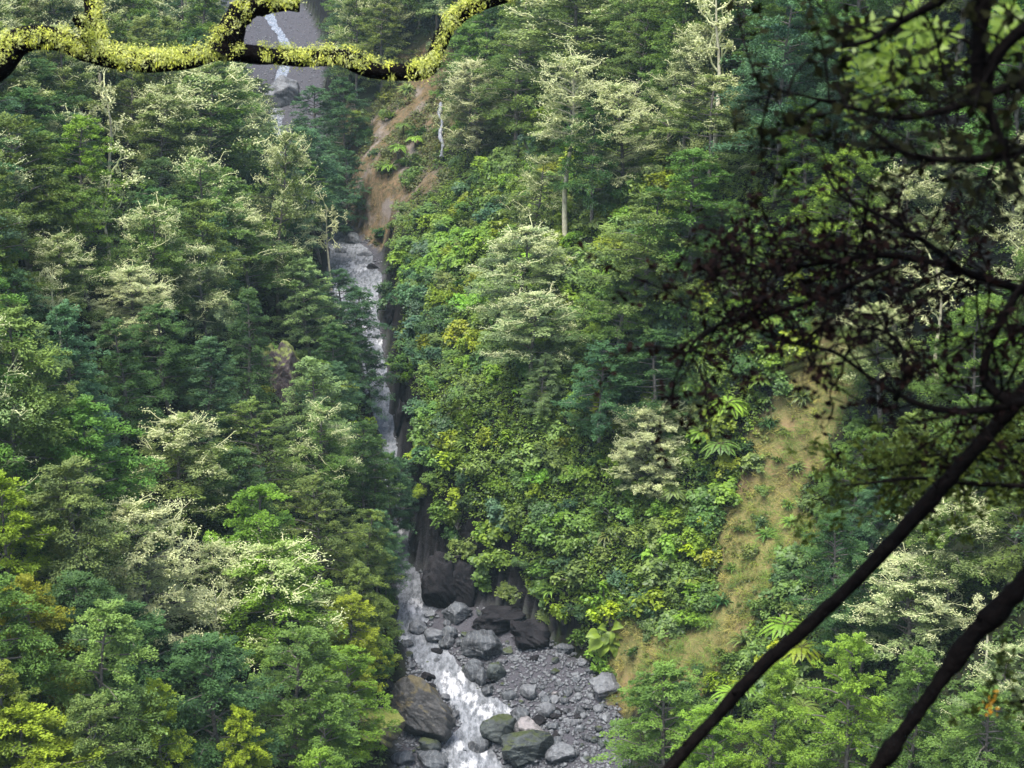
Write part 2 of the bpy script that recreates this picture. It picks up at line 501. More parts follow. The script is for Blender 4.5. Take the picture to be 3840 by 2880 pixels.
nt.links.new(rr.outputs[0], pb.inputs["Roughness"])
b = N(nt, "ShaderNodeBump"); b.inputs["Strength"].default_value = 0.6; b.inputs["Distance"].default_value = 0.12
nt.links.new(f2, b.inputs["Height"]); nt.links.new(b.outputs[0], pb.inputs["Normal"])
nt.links.new(pb.outputs[0], out.inputs[0])
M_WATER = m
wat = link("water", mesh_np("water", np.stack([WX.ravel(), WYY.ravel(), WZ.ravel()], 1), [WF], vattrs={"foam": foam.ravel()}, mats=[M_WATER], smooth=True))
tag(wat, kind="structure")

# thin waterfall down the orange slip
wf = []
for u, v in [(441, 108), (440, 118), (442, 130), (441, 142), (443, 152), (441, 162)]:
    p = ground(u, v)
    if p is not None: wf.append(p)
wf = np.array(wf)
wf = smooth_path(wf[np.argsort(-wf[:, 2])], 60)
side = np.array([1.0, 0.1, 0])
Vv = []
for i, p in enumerate(wf):
    w = 0.13 + 0.04 * math.sin(i * 0.23) + 0.02 * math.sin(i * 0.9)
    g = p + np.array([0.05 * math.sin(i * 0.35), -0.7, 0.5])
    for k, q in ((-1, 0), (-0.35, 0.10), (0.35, 0.12), (1, 0)):
        Vv.append(g + side * k * w + np.array([0, -q, q]))
idx = np.arange(len(Vv)).reshape(-1, 4)
Fv = np.stack([idx[:-1, :-1], idx[:-1, 1:], idx[1:, 1:], idx[1:, :-1]], -1).reshape(-1, 4)
o = link("waterfall", mesh_np("waterfall", Vv, [Fv], vattrs={"foam": np.full(len(Vv), -0.1)}, mats=[M_WATER], smooth=True))
tag(o, "thin pale waterfall trickling down the bare orange slip face", "waterfall")
tag(o, kind="thing")

# ------------------------------------------------------------------ foliage prototypes
def spray_leaves(G, O, D, L, Wd, droop, nl, leaf, r, tone, pale, up_noise=0.38):
    """flat feathery sprays. O,D (n,3), L,Wd,tone,pale (n,)"""
    n = len(O)
    up = np.array([0, 0, 1.0])
    Dh = norm(D); S = norm(np.cross(np.broadcast_to(up, D.shape), Dh)); Nn = np.cross(Dh, S)
    t = r.random((n, nl)) ** 0.8; s = r.uniform(-1, 1, (n, nl))
    prof = np.sin(np.pi * np.clip(t * 0.92 + 0.06, 0, 1)) ** 0.8
    P = (O[:, None, :] + Dh[:, None, :] * (t * L[:, None])[..., None] + S[:, None, :] * (s * prof * Wd[:, None] / 2)[..., None]
         + Nn[:, None, :] * (r.normal(0, 0.07, (n, nl)) * L[:, None])[..., None]
         - up * (droop * t ** 2 * L[:, None])[..., None])
    Nr = Nn[:, None, :] + r.normal(0, up_noise, (n, nl, 3))
    Ax = Dh[:, None, :] + S[:, None, :] * (s * 0.9)[..., None] + r.normal(0, 0.25, (n, nl, 3)) - up * 0.15
    ln = leaf * r.uniform(0.7, 1.35, (n, nl)); wd = ln * r.uniform(0.42, 0.62, (n, nl))
    tn = np.clip(tone[:, None] + r.normal(0, 0.08, (n, nl)), 0, 1)
    pl = np.clip(pale[:, None] * r.uniform(0.35, 1.1, (n, nl)), 0, 1)
    V, F = quads(P.reshape(-1, 3), Nr.reshape(-1, 3), Ax.reshape(-1, 3), ln.ravel(), wd.ravel())
    G.add(V, F, tn.ravel(), pl.ravel())

def limb_path(o, d, L, rise, r, k=5):
    t = np.linspace(0, 1, k)
    p = o + np.outer(t, d) * L
    p[:, 2] += rise * L * (t - 0.55 * t ** 2)
    p[1:] += r.normal(0, 0.05 * L / k, (k - 1, 3))
    return p

def tree_meshes(seed, H, Rr, h0, n_limbs, shape, leaf=0.14, per=7, nl=100, spray=(0.95, 1.6), rise=0.25, pale_top=0.0, twigs=0, lean=0.06, gap=0.0, trunk_r=0.16, floor=0.0):
    r = np.random.default_rng(seed)
    T, C, P = Geo(), Geo(), Geo()
    k = 9
    tz = np.linspace(-1.0, H * 0.93, k)
    tr = np.stack([lean * tz + 0.12 * np.sin(tz * 0.8 + seed), 0.10 * np.sin(tz * 0.6 + 2 * seed), tz], 1)
    T.add(*tube(tr, trunk_r * (1 - 0.85 * np.linspace(0, 1, k)) + 0.02, 7))
    def trunk_at(h):
        return np.array([np.interp(h, tz, tr[:, 0]), np.interp(h, tz, tr[:, 1]), h])
    O_, D_, L_, W_, tn_, pl_ = [], [], [], [], [], []
    az = r.random() * 6.28
    for i in range(n_limbs):
        q = (i + r.random()) / n_limbs
        h = h0 + (H - h0) * q ** 0.9
        if gap and vnoise(h * 0.9, seed * 3.1, 5) < gap: continue
        az += 2.4 + r.normal(0, 0.35)
        rad = Rr * shape(q) * r.uniform(0.62, 1.08)
        d = np.array([math.cos(az), math.sin(az), 0.0])
        p = limb_path(trunk_at(h * 0.97), d, rad, rise * (0.5 + q), r)
        T.add(*tube(p, np.linspace(0.055, 0.012, len(p)) * (0.6 + 0.5 * rad / Rr), 5))
        limb_tone = np.clip(r.normal(0.42 + 0.14 * q, 0.15), 0, 1)  # higher limbs lighter, light from above put into the leaf tone
        limb_pale = pale_top * r.random() * (0.2 + q) if r.random() < pale_top * (0.25 + q) else 0.0
        limb_pale = max(limb_pale, floor * r.uniform(0.5, 1.0) * min(1, 0.35 + q))
        m_ = max(3, int(per * (0.45 + 0.75 * rad / Rr)))
        for j in range(m_):
            t = 0.22 + 0.78 * (j + r.random()) / m_
            o = np.array([np.interp(t, np.linspace(0, 1, len(p)), p[:, a]) for a in range(3)])
            a2 = az + r.normal(0, 0.75)
            O_.append(o + r.normal(0, 0.10, 3)); D_.append([math.cos(a2), math.sin(a2), r.normal(0.10, 0.16)])
            ll = r.uniform(*spray) * (0.65 + 0.4 * (1 - q)); L_.append(ll); W_.append(ll * r.uniform(0.55, 0.85))
            tn_.append(np.clip(limb_tone + r.normal(0, 0.10), 0, 1))
            pl_.append(max(floor * r.uniform(0.7, 1.0) if floor > 0.8 else 0.0, min(1, limb_pale * r.uniform(0.35, 1.4)) if t > 0.45 else 0.0))
        if twigs and r.random() < twigs * (0.3 + q):
            tip = p[-1]
            for _ in range(r.integers(2, 5)):
                a3 = az + r.normal(0, 0.8); ln = r.uniform(0.6, 1.6)
                q0 = p[-2] + (tip - p[-2]) * r.random()
                pts = [q0]
                for _s in range(4):
                    pts.append(pts[-1] + np.array([math.cos(a3), math.sin(a3), r.normal(0.35, 0.4)]) * ln / 4)
                    a3 += r.normal(0, 0.5)
                P.add(*tube(pts, np.linspace(0.030, 0.014, 5), 4), tone=0.5, pale=1)
                e = np.array(pts[-3:])
                n = 34
                PP = e[r.integers(0, 3, n)] + r.normal(0, 0.14, (n, 3))
                P.add(*quads(PP, r.normal(0, 0.6, (n, 3)) + [0, 0, 1], r.normal(0, 1, (n, 3)), 0.11, 0.065), tone=r.random(n), pale=r.uniform(0.3, 0.9, n))
    # leader tuft
    for j in range(8):
        a2 = r.random() * 6.28
        O_.append(trunk_at(H * 0.93) + [0, 0, r.random() * 0.5]); D_.append([math.cos(a2), math.sin(a2), 0.7]); L_.append(0.7); W_.append(0.5)
        tn_.append(0.6); pl_.append(pale_top * r.random())
    spray_leaves(C, np.array(O_), np.array(D_), np.array(L_), np.array(W_), 0.18, nl, leaf, r, np.array(tn_), np.array(pl_))
    return T, C, P

dome = lambda q: math.sqrt(max(0.02, 1 - (1.3 * q - 0.3) ** 2)) * (1.05 - 0.25 * q)
cone = lambda q: 0.12 + 0.95 * (1 - q) ** 0.85
layer = lambda q: (0.55 + 0.5 * math.sin(math.pi * (0.15 + 0.8 * q))) * (1.08 - 0.72 * q ** 1.6)
column = lambda q: 0.55 + 0.45 * math.sin(math.pi * (0.1 + 0.85 * q))

PROTO = {}
def proto(kind, i, T, C, P):
    d = {"trunk": T.mesh("trunk", [M_BARK], True), "crown": C.mesh("crown", [M_LEAF])}
    if P.n: d["pale_twigs"] = P.mesh("pale_twigs", [M_LEAF])  # pale lichened twigs with small tufts at their ends
    d["pts"] = None
    PROTO.setdefault(kind, []).append(d)

for i in range(4):
    proto("layered", i, *tree_meshes(10 + i, 10.0, 2.9, 2.2, 40, layer, gap=0.22, per=8))
for i in range(3):
    proto("dome", i, *tree_meshes(30 + i, 9.0, 2.9, 1.6, 48, dome, spray=(0.7, 1.2), per=9, rise=0.45, nl=80, leaf=0.12))
for i in range(3):
    proto("cone", i, *tree_meshes(50 + i, 10.0, 2.7, 0.8, 58, cone, spray=(0.7, 1.2), per=9, rise=0.35, nl=80, leaf=0.12))
for i in range(3):
    proto("pale", i, *tree_meshes(70 + i, 10.0, 2.7, 2.6, 42, layer, gap=0.18, per=8, pale_top=0.9, twigs=1.1))
for i in range(2):
    proto("cream", i, *tree_meshes(90 + i, 9.0, 2.8, 1.4, 50, dome, spray=(0.7, 1.2), per=9, rise=0.55, nl=80, leaf=0.12, pale_top=1.0, twigs=1.3, floor=[0.6, 0.95][i]))

T_, C_, P_ = tree_meshes(99, 12.0, 2.3, 6.6, 34, dome, spray=(0.6, 1.1), per=8, rise=0.6, nl=80, leaf=0.12, pale_top=1.0, twigs=1.3, floor=0.85, lean=0.0, trunk_r=0.2)
PROTO.setdefault("tall", []).append({"trunk": T_.mesh("trunk", [M_PALEBARK], True), "crown": C_.mesh("crown", [M_LEAF]), "pale_twigs": P_.mesh("pale_twigs", [M_LEAF])})

proto("cream", 2, *tree_meshes(95, 9.0, 2.6, 0.5, 84, lambda q: math.sqrt(max(0.05, 1 - (1.25 * q - 0.3) ** 2)), spray=(0.6, 1.0), per=10, rise=0.8, nl=80, leaf=0.13, pale_top=1.0, twigs=0.8, floor=1.0))
def snag_meshes(seed, H):
    """bare pale lichened tree: trunk with forking limbs and knobbly tips"""
    r = np.random.default_rng(seed)
    T, B = Geo(), Geo()
    k = 8; tz = np.linspace(-1, H, k)
    tr = np.stack([0.25 * np.sin(tz * 0.7 + seed), 0.2 * np.sin(tz * 0.9), tz], 1)
    T.add(*tube(tr, np.linspace(0.17, 0.05, k), 7))
    def grow(o, d, L, rad, dep):
        pts = [o]
        for s_ in range(4):
            d = norm(d + r.normal(0, 0.32, 3) + np.array([0, 0, 0.10]))
            pts.append(pts[-1] + d * L / 4)
        B.add(*tube(pts, np.linspace(rad, rad * 0.6, 5), 5), tone=0.6, pale=0.95)
        if dep == 0 or rad < 0.02:
            n = 22
            PP = np.array(pts)[r.integers(2, 5, n)] + r.normal(0, 0.13, (n, 3))
            B.add(*quads(PP, r.normal(0, 0.7, (n, 3)) + [0, 0, 1], r.normal(0, 1, (n, 3)), 0.18, 0.10), tone=r.random(n), pale=r.uniform(0.55, 1, n))
        if dep > 0:
            for _ in range(r.integers(2, 4)):
                grow(pts[r.integers(2, 5)], norm(d + r.normal(0, 0.75, 3)), L * r.uniform(0.55, 0.8), rad * 0.62, dep - 1)
    for i in range(9):
        h = H * (0.5 + 0.5 * (i + r.random()) / 9)
        a = i * 2.4 + r.random()
        o = np.array([np.interp(h, tz, tr[:, 0]), np.interp(h, tz, tr[:, 1]), h])
        grow(o, np.array([math.cos(a), math.sin(a), 0.45]), r.uniform(0.9, 1.6), 0.07, 2)
    return T, B
for i in range(3):
    T, B = snag_meshes(110 + i, 8.0)
    PROTO.setdefault("snag", []).append({"trunk": T.mesh("trunk", [M_PALEBARK], True), "bare_branches": B.mesh("bare_branches", [M_LEAF])})

def shrub_mesh(seed, leaf, n_cl, nl, flat=0.7):
    r = np.random.default_rng(seed)
    G, S = Geo(), Geo()
    for i in range(n_cl):                                   # unit shrub: radius 1, sits on 0
        a = r.random() * 6.28; q = r.random() ** 0.6; el = r.uniform(0.05, 1.45)
        c = np.array([math.cos(a) * math.cos(el), math.sin(a) * math.cos(el), flat * math.sin(el) + 0.15]) * q * 0.82
        cr = r.uniform(0.16, 0.30)
        S.add(*tube([[0, 0, -0.2], c * 0.5 + r.normal(0, 0.05, 3), c], [0.03, 0.02, 0.008], 4))
        dd = norm(r.normal(0, 1, (nl, 3)) + [0, 0, 0.35] + c * 0.8)
        P = c + dd * cr * r.uniform(0.5, 1.1, (nl, 1)) * np.array([1, 1, 0.75])
        Nr = dd * 0.6 + np.array([0, 0, 0.9]) + r.normal(0, 0.35, (nl, 3))
        ln = leaf * r.uniform(0.7, 1.3, nl)
        t0 = np.clip(r.normal(0.5, 0.2), 0, 1)
        G.add(*quads(P, Nr, dd + r.normal(0, 0.4, (nl, 3)) - [0, 0, 0.2], ln, ln * r.uniform(0.5, 0.7, nl)), tone=np.clip(t0 + r.normal(0, 0.14, nl), 0, 1))
    return {"foliage": G.mesh("foliage", [M_GLOSS]), "stems": S.mesh("stems", [M_BARK], True)}
for i in range(4):
    PROTO.setdefault("shrub", []).append(shrub_mesh(200 + i, 0.13, 34, 46))
for i in range(3):
    PROTO.setdefault("broad", []).append(shrub_mesh(220 + i, 0.18, 30, 38, 0.8))

def flax_mesh(seed, nb):
    r = np.random.default_rng(seed); G = Geo()
    for i in range(nb):                                     # arching strap leaves
        a = r.random() * 6.28; L = r.uniform(0.7, 1.25); el = r.uniform(0.6, 1.35)
        t = np.linspace(0, 1, 6)
        d = np.array([math.cos(a), math.sin(a), 0]); s = np.array([-d[1], d[0], 0])
        P = np.outer(t * math.cos(el) * L, d); P[:, 2] = t * math.sin(el) * L - 0.55 * L * t ** 2.2
        w = 0.045 * np.sin(np.pi * (0.12 + 0.86 * t)) + 0.004
        V = np.concatenate([P - np.outer(w, s), P + np.outer(w, s)])
        F = np.array([[k, k + 1, k + 7, k + 6] for k in range(5)])
        G.add(V, F, tone=np.clip(r.normal(0.5, 0.25), 0, 1))
    return {"foliage": G.mesh("foliage", [M_GLOSS])}
for i in range(2):
    PROTO.setdefault("flax", []).append(flax_mesh(240 + i, 70))

def fern_mesh(seed, nf=15, trunk=2.0):
    r = np.random.default_rng(seed); G, T = Geo(), Geo()
    T.add(*tube([[0, 0, -1.0], [0.05, 0, trunk * 0.5], [0, 0.03, trunk]], [0.13, 0.10, 0.12], 7))
    for i in range(nf):
        a = i * 6.283 / nf + r.normal(0, 0.12); L = r.uniform(1.5, 2.0); el = r.uniform(0.35, 0.75)
        d = np.array([math.cos(a), math.sin(a), 0]); s = np.array([-d[1], d[0], 0])
        t = np.linspace(0.06, 1, 30)
        P = np.outer(t * L * math.cos(el * 0.6), d); P[:, 2] = trunk + t * math.sin(el) * L - 0.75 * L * t ** 2
        tg = norm(np.gradient(P, axis=0)); nn = np.cross(tg, s); nn *= np.sign(nn[:, 2:3])
        w = 0.36 * np.sin(np.pi * np.clip(0.12 + 0.86 * t, 0, 1)) ** 0.8 + 0.03
        tn = np.clip(r.normal(0.6, 0.15), 0, 1)
        for sg in (-1, 1):
            C = P + s * sg * (w / 2)[:, None] - np.array([0, 0, 1]) * (0.15 * w)[:, None]
            G.add(*quads(C, nn + r.normal(0, 0.12, nn.shape), np.broadcast_to(s * sg, C.shape) + tg * 0.35, w, 0.085), tone=np.clip(tn + r.normal(0, 0.08, 30), 0, 1))
        T.add(*tube(P[::5], 0.015, 4))
    return {"trunk": T.mesh("trunk", [M_FERN_TRUNK], True), "crown": G.mesh("crown", [M_GLOSS])}
for i in range(2):
    PROTO.setdefault("fern", []).append(fern_mesh(260 + i))

# ------------------------------------------------------------------ planting
TONE = {"dk": (0.042, 0.088, 0.031), "md": (0.080, 0.142, 0.034), "ol": (0.108, 0.158, 0.046), "yg": (0.155, 0.210, 0.022),
        "bl": (0.050, 0.104, 0.054), "br": (0.115, 0.200, 0.028), "yb": (0.128, 0.168, 0.028), "pl": (0.145, 0.198, 0.092), "go": (0.20, 0.28, 0.018)}
TWORD = {"dk": "dark green", "md": "mid green", "ol": "olive", "yg": "yellow green", "bl": "bluish green", "br": "bright green",
         "yb": "yellow brown", "pl": "pale grey green", "go": "golden yellow"}
KWORD = {"layered": ("beech_tree", "tree", "tiered beech"), "dome": ("round_crowned_tree", "tree", "round crowned tree"),
         "cone": ("conical_tree", "tree", "conical tree"), "pale": ("lichened_beech_tree", "tree", "lichened beech"),
         "cream": ("cream_crowned_tree", "tree", "cream crowned tree"), "tall": ("cream_crowned_tree", "tree", "long trunked cream tree"), "snag": ("bare_pale_tree", "tree", "bare pale snag"),
         "shrub": ("small_leaved_shrub", "shrub", "small leaved shrub"), "broad": ("broad_leaved_shrub", "shrub", "broad leaved shrub"),
         "flax": ("flax_plant", "plant", "flax tuft"), "fern": ("tree_fern", "tree fern", "tree fern"), "river_rock": ("river_rock", "rock", "rounded grey river rock")}
GROUPS = {"layered": "beech trees on the gorge sides", "dome": "round crowned trees on the gorge sides", "cone": "conical trees on the gorge sides",
          "pale": "lichened beeches on the gorge sides", "cream": "cream crowned trees on the gorge sides", "tall": "cream crowned trees on the gorge sides", "snag": "bare pale trees in the forest",
          "shrub": "small leaved shrubs on the gorge walls", "broad": "broad leaved shrubs on the gorge walls", "flax": "flax tufts by the grassy slip", "fern": "tree ferns on the right wall", "river_rock": "river rocks on the gorge floor"}
PH = {"layered": (10.3, 2.9), "dome": (9.3, 2.9), "cone": (10.2, 2.7), "pale": (10.3, 2.7), "cream": (9.3, 2.8), "tall": (12.3, 2.3), "snag": (8.8, 2.2), "fern": (2.6, 1.7)}
PLANTED = []          # dicts for labels
BASES = []            # (x, y, r) of trees for spacing

def plant(kind, p, sx, sz, tone, label=None, var=None, rot=None, jit=0.12, tilt=0.05):
    r = random
    pr = PROTO[kind][r.randrange(min(len(PROTO[kind]), 2 if kind == "cream" else 9)) if var is None else var]
    nm = KWORD[kind][0]
    root = bpy.data.objects.new(nm, None); COL.objects.link(root)
    root.empty_display_size = 0.5
    root.location = p
    root.rotation_euler = (r.gauss(0, tilt), r.gauss(0, tilt), r.random() * 6.283 if rot is None else rot)
    root.scale = (sx, sx, sz)
    c = TONE[tone]
    j = [1 + r.gauss(0, jit) for _ in range(3)]
    br = 1 + r.gauss(0, jit)
    col = tuple(max(0.005, a * br * (1 + (q - 1) * 0.5)) for a, q in zip(c, j))
    for part, me in pr.items():
        if me is None: continue
        o = link(part, me, root, col)
    hh = PH.get(kind, (1.0, 1))[0] * sz
    u, v, f = project((p[0], p[1], p[2] + hh * 0.65))
    PLANTED.append(dict(o=root, kind=kind, tone=tone, u=u, v=v, label=label, h=hh))
    return root

def tree_px(kind, u, vtop, hpx, wpx, tone, label=None, var=None, jit=0.05):
    """tree whose top shows at (u, vtop), hpx tall and wpx wide in the photograph, rooted on the valley side"""
    p = ground(u, vtop + hpx)
    if p is None: return
    for _ in range(3):                                # trees stand upright while the view looks down: use the vertical scale
        d = dist(p)
        h = hpx * d / FPX / 0.955
    w = wpx * d / FPX
    H, RR = PH[kind]
    p = p - np.array([0, 0, 0.15])
    plant(kind, p, w / (2 * RR), h / H, tone, label, var, jit=jit)
    BASES.append((p[0], p[1], w / 2))

EXPL = [
 # left side
 ("snag", 113, 82, 110, 50, "pl", "bare pale snag with knobbly top just under the thick mossy branch"),
 ("pale", 160, 88, 130, 78, "ol", "greyish lichened beech below the mossy branch with scattered cream tips"),
 ("pale", 214, 70, 165, 118, "md", "broad tall beech hung with cream tips, its top hidden by the mossy branch"),
 ("layered", 22, 95, 130, 95, "dk", None), ("layered", 78, 122, 145, 92, "br", None), ("layered", 50, 55, 130, 100, "dk", None),
 ("snag", 105, 163, 120, 66, "pl", "bare cream snag with spreading umbrella head and visible forked trunk"),
 ("pale", 276, 132, 185, 66, "ol", "slender tall olive beech standing at the forest edge by the upper gorge"),
 ("pale", 252, 205, 110, 86, "md", "flat topped beech with pale tiers beside the slender tall olive beech"),
 ("pale", 206, 245, 115, 66, "pl", "pale tiered beech with drooping cream fans in the middle of the left forest"),
 ("cream", 133, 266, 90, 76, "pl", "cream brush topped tree rising over a dark conical tree"),
 ("cone", 130, 322, 135, 84, "dk", "tall dark green conical tree under the cream brush topped tree"),
 ("pale", 62, 235, 110, 62, "ol", None), ("layered", 170, 300, 120, 80, "dk", None), ("layered", 90, 185, 130, 80, "md", None),
 ("cone", 212, 335, 120, 84, "bl", "bluish conical tree with cream specks left of the brown rock bluff"),
 ("dome", 28, 335, 140, 92, "ol", None), ("dome", 52, 400, 140, 104, "md", None), ("cone", 100, 432, 130, 66, "md", None),
 ("pale", 180, 415, 130, 100, "ol", "brownish olive beech tangled with pale bare twigs at mid height"),
 ("dome", 268, 398, 130, 98, "ol", None), ("pale", 318, 402, 120, 70, "md", None), ("dome", 362, 412, 115, 62, "dk", None),
 ("dome", 322, 470, 150, 92, "ol", None), ("layered", 240, 440, 130, 80, "dk", None),
 ("layered", 14, 478, 190, 104, "yg", "large yellow green tree cut by the photo's edge beside dark forest"),
 ("cream", 152, 497, 170, 112, "ol", "big cream tipped tree, palest of the lower left forest"),
 ("cream", 212, 540, 110, 64, "pl", "pale yellow crowned tree on the shoulder of the big cream tipped tree"),
 ("pale", 272, 540, 160, 120, "br", "broad fresh green beech with bare pale twigs above the whitewater chute"),
 ("snag", 213, 578, 100, 50, "pl", "small bare snag with curling cream limbs among dark green beeches"),
 ("layered", 104, 562, 170, 110, "dk", None), ("layered", 150, 600, 160, 110, "dk", None), ("dome", 350, 585, 120, 74, "yg", None),
 ("dome", 290, 622, 180, 120, "md", None), ("layered", 226, 625, 180, 118, "dk", None), ("dome", 345, 640, 140, 84, "br", None),
 ("cone", 22, 655, 190, 110, "yb", "yellow brown feathery tree in the lower corner, orange leaf specks"),
 ("cone", 172, 676, 190, 88, "yg", "twin topped yellow green conical tree at the bottom edge"),
 ("layered", 48, 705, 190, 150, "yg", "bright yellow green tree with flat near tiers in the bottom corner"),
 ("dome", 105, 690, 190, 110, "ol", None), ("dome", 325, 688, 150, 92, "md", None), ("cone", 262, 700, 170, 80, "yg", None),
 ("layered", 345, 268, 90, 62, "bl", None), ("layered", 330, 355, 85, 60, "bl", None), ("layered", 318, 128, 130, 76, "bl", None),
 ("dome", 312, 88, 90, 60, "bl", None), ("dome", 398, 455, 70, 52, "bl", None), ("layered", 378, 505, 90, 44, "bl", None),
 ("snag", 330, 200, 90, 38, "pl", "thin bare snag leaning out over the upper rapids"), ("snag", 60, 270, 90, 40, "pl", None),
 ("dome", 354, 285, 95, 62, "bl", None), ("layered", 372, 335, 90, 50, "bl", None), ("dome", 372, 432, 95, 54, "md", None), ("layered", 392, 448, 110, 54, "bl", None), ("layered", 385, 520, 85, 44, "bl", None),
 ("layered", 322, 128, 105, 58, "bl", None), ("dome", 345, 150, 85, 46, "bl", None), ("layered", 306, 160, 80, 50, "md", None), ("dome", 330, 190, 52, 46, "bl", None), ("layered", 348, 80, 100, 60, "bl", None), ("dome", 300, 120, 50, 30, "dk", None),
 # right side
 ("pale", 575, -15, 150, 135, "ol", "wide olive beech filling the top centre behind the branch end"),
 ("tall", 563, 60, 185, 70, "pl", "tall cream crowned tree with long straight pale trunk showing below", 0),
 ("cream", 622, 84, 110, 78, "pl", "dense pale yellow tree with upswept crown right of the long trunked tree", 1),
 ("pale", 706, 76, 120, 84, "ol", "olive brown beech with an orange leaf patch on its left side"),
 ("cone", 805, 103, 150, 96, "br", "single broad conical tree of clear bright green, evenly pyramidal"),
 ("cream", 950, 138, 70, 48, "pl", "small round cream tree framed by dark foreground twigs"),
 ("pale", 528, 152, 110, 56, "ol", None), ("pale", 520, 222, 110, 92, "pl", "pale tree with long twisted bare limbs over the gorge cliff"),
 ("pale", 532, 285, 95, 88, "pl", "soft drooping pale olive tree below the twisted limbed tree"),
 ("layered", 640, 190, 140, 112, "ol", None), ("layered", 612, 265, 110, 92, "md", None), ("layered", 690, 150, 140, 100, "md", None),
 ("cream", 645, 405, 92, 74, "pl", "cream white rounded bushy tree standing alone on the green wall", 2),
 ("layered", 680, -20, 130, 90, "md", None), ("layered", 790, -15, 120, 90, "md", None), ("layered", 740, -10, 130, 80, "dk", None), ("layered", 855, 20, 140, 90, "bl", None),
 ("dome", 840, 632, 190, 104, "br", "fresh green feathery tree between the two slanting dark stems"),
 ("dome", 668, 660, 160, 118, "md", "dark fine leaved tree at the bottom edge right of the gravel bar"),
 ("cream", 905, 555, 120, 110, "pl", "grey green tree covered in silvery twigs between the slanting dark stems"),
 ("snag", 985, 592, 80, 42, "pl", "short bleached snag with forked antler limbs beside the lower slanting stem"),
 ("dome", 838, 510, 150, 80, "dk", None), ("pale", 945, 485, 130, 90, "md", None), ("layered", 850, 425, 120, 80, "md", None), ("cone", 905, 412, 125, 74, "ol", None), ("dome", 962, 395, 130, 84, "md", None), ("layered", 868, 470, 100, 66, "bl", None), ("dome", 1005, 465, 130, 90, "ol", None), ("pale", 880, 300, 120, 80, "ol", None), ("layered", 960, 290, 130, 90, "md", None), ("layered", 860, 545, 130, 80, "dk", None),
 ("dome", 600, 335, 110, 84, "bl", None), ("layered", 650, 330, 110, 96, "dk", None), ("dome", 540, 350, 70, 44, "pl", None),
 ("cone", 765, 655, 170, 84, "br", None), ("cone", 900, 650, 170, 100, "md", None), ("dome", 985, 680, 170, 110, "md", None),
 ("pale", 985, 640, 150, 80, "pl", None), ("dome", 720, 700, 150, 90, "br", None), ("layered", 590, 100, 130, 70, "dk", None),
]
for e in EXPL:
    tree_px(*e)

PROTECT = [(u, v, 400) for u, v in [(412, 600), (415, 590), (404, 560), (398, 540), (395, 505), (390, 480), (385, 440), (382, 415), (378, 395), (375, 365), (368, 340), (362, 320), (355, 300), (352, 280), (350, 262),
           (282, 345), (282, 372), (285, 400), (290, 50), (300, 30), (275, 25), (310, 60), (250, 25), (284, 90), (290, 130), (300, 10), (380, 200), (370, 225), (400, 150), (415, 110), (390, 180), (441, 135), (425, 90),
           (770, 470), (765, 520), (745, 560), (755, 600), (720, 640), (690, 655), (800, 420), (780, 560), (425, 680), (400, 690), (420, 640), (400, 640), (440, 560), (455, 590), (360, 690)]]
for e in EXPL:
    if e[6] or e[0] in ("snag", "cream", "pale", "tall"):
        g_ = ground(e[1], e[2] + e[3])
        if g_ is not None:
            for q_ in ((0.1, 0.25, 0.4, 0.55, 0.7, 0.85) if e[0] == "tall" else (0.12, 0.3, 0.5)): PROTECT.append((e[1], e[2] + e[3] * q_, dist(g_)))
def hides(p, s, w):
    d = dist(p); hp = 10 * s * FPX / d * 0.955; wp = w * FPX / d / 2 * 0.85
    u, v, f = project(p)
    return any(abs(a - u) < wp and v - hp < b_ < v and d < c_ - 0.5 for a, b_, c_ in PROTECT)

def in_bed(x, y, mrg=1.0):
    return (np.interp(y, BY, BL) - mrg < x) and (x < np.interp(y, BY, BR) + mrg)

def tone_for(u, v, p):
    r = random.random
    if u < 190 and v > 560: return random.choice(["yg", "ol", "md", "md", "br"])
    if p[0] < np.interp(p[1], BY, BL):
        if v > 430: return random.choice(["md", "md", "dk", "ol", "br", "pl", "ol"])
        return random.choice(["md", "dk", "ol", "bl", "md", "pl", "ol"])
    if u > 720: return random.choice(["bl", "md", "pl", "md", "ol", "br"])
    return random.choice(["md", "ol", "pl", "bl", "ol", "md"])

# fill the forest between the trees drawn from the photograph
n_fill = 0
for k in range(9000):
    u, v = random.uniform(-60, 1084), random.uniform(20, 900)
    p = ground(u, v)
    if p is None or p[1] > 260: continue
    x, y = p[0], p[1]
    if in_bed(x, y, 1.6): continue
    if slip_mask(np.array([x]), np.array([y]))[0] > 0.05 or orange_mask(np.array([x]), np.array([y]))[0] > 0.3: continue
    right = x > np.interp(y, BY, BR)
    er = x - np.interp(y, BY, BR)
    if right and y < 128 and er < 13 + 3 * vnoise(y / 5, 3.0, 3): continue          # shrub wall
    if right and 560 < u < 770 and 390 < v < 690: continue
    d = dist(p)
    sp_ = 2.5 if d < 120 else 3.1
    if any((x - a) ** 2 + (y - b_) ** 2 < max(sp_, 0.85 * rr) ** 2 for a, b_, rr in BASES): continue
    kind = random.choices(["layered", "dome", "cone", "pale", "cream", "snag"], [38, 15, 23, 18, 3, 3])[0]
    if kind in ("cream", "snag") and (d < 82 or (u < 150 and v > 380)): kind = "dome"
    s = random.uniform(0.68, 1.05) * (1.0 if d < 120 else 1.15)
    if not right and np.interp(y, BY, BL) - x < 5: s *= 0.72
    if hides(p, s, 5.4 * s * 1.1): continue
    plant(kind, p - np.array([0, 0, 0.15]), s * 1.08 * random.uniform(0.8, 1.0), s * 1.05, "pl" if kind in ("cream", "snag") else tone_for(u, v - 60, p))
    BASES.append((x, y, 2.2))
    n_fill += 1
    if n_fill >= 330: break
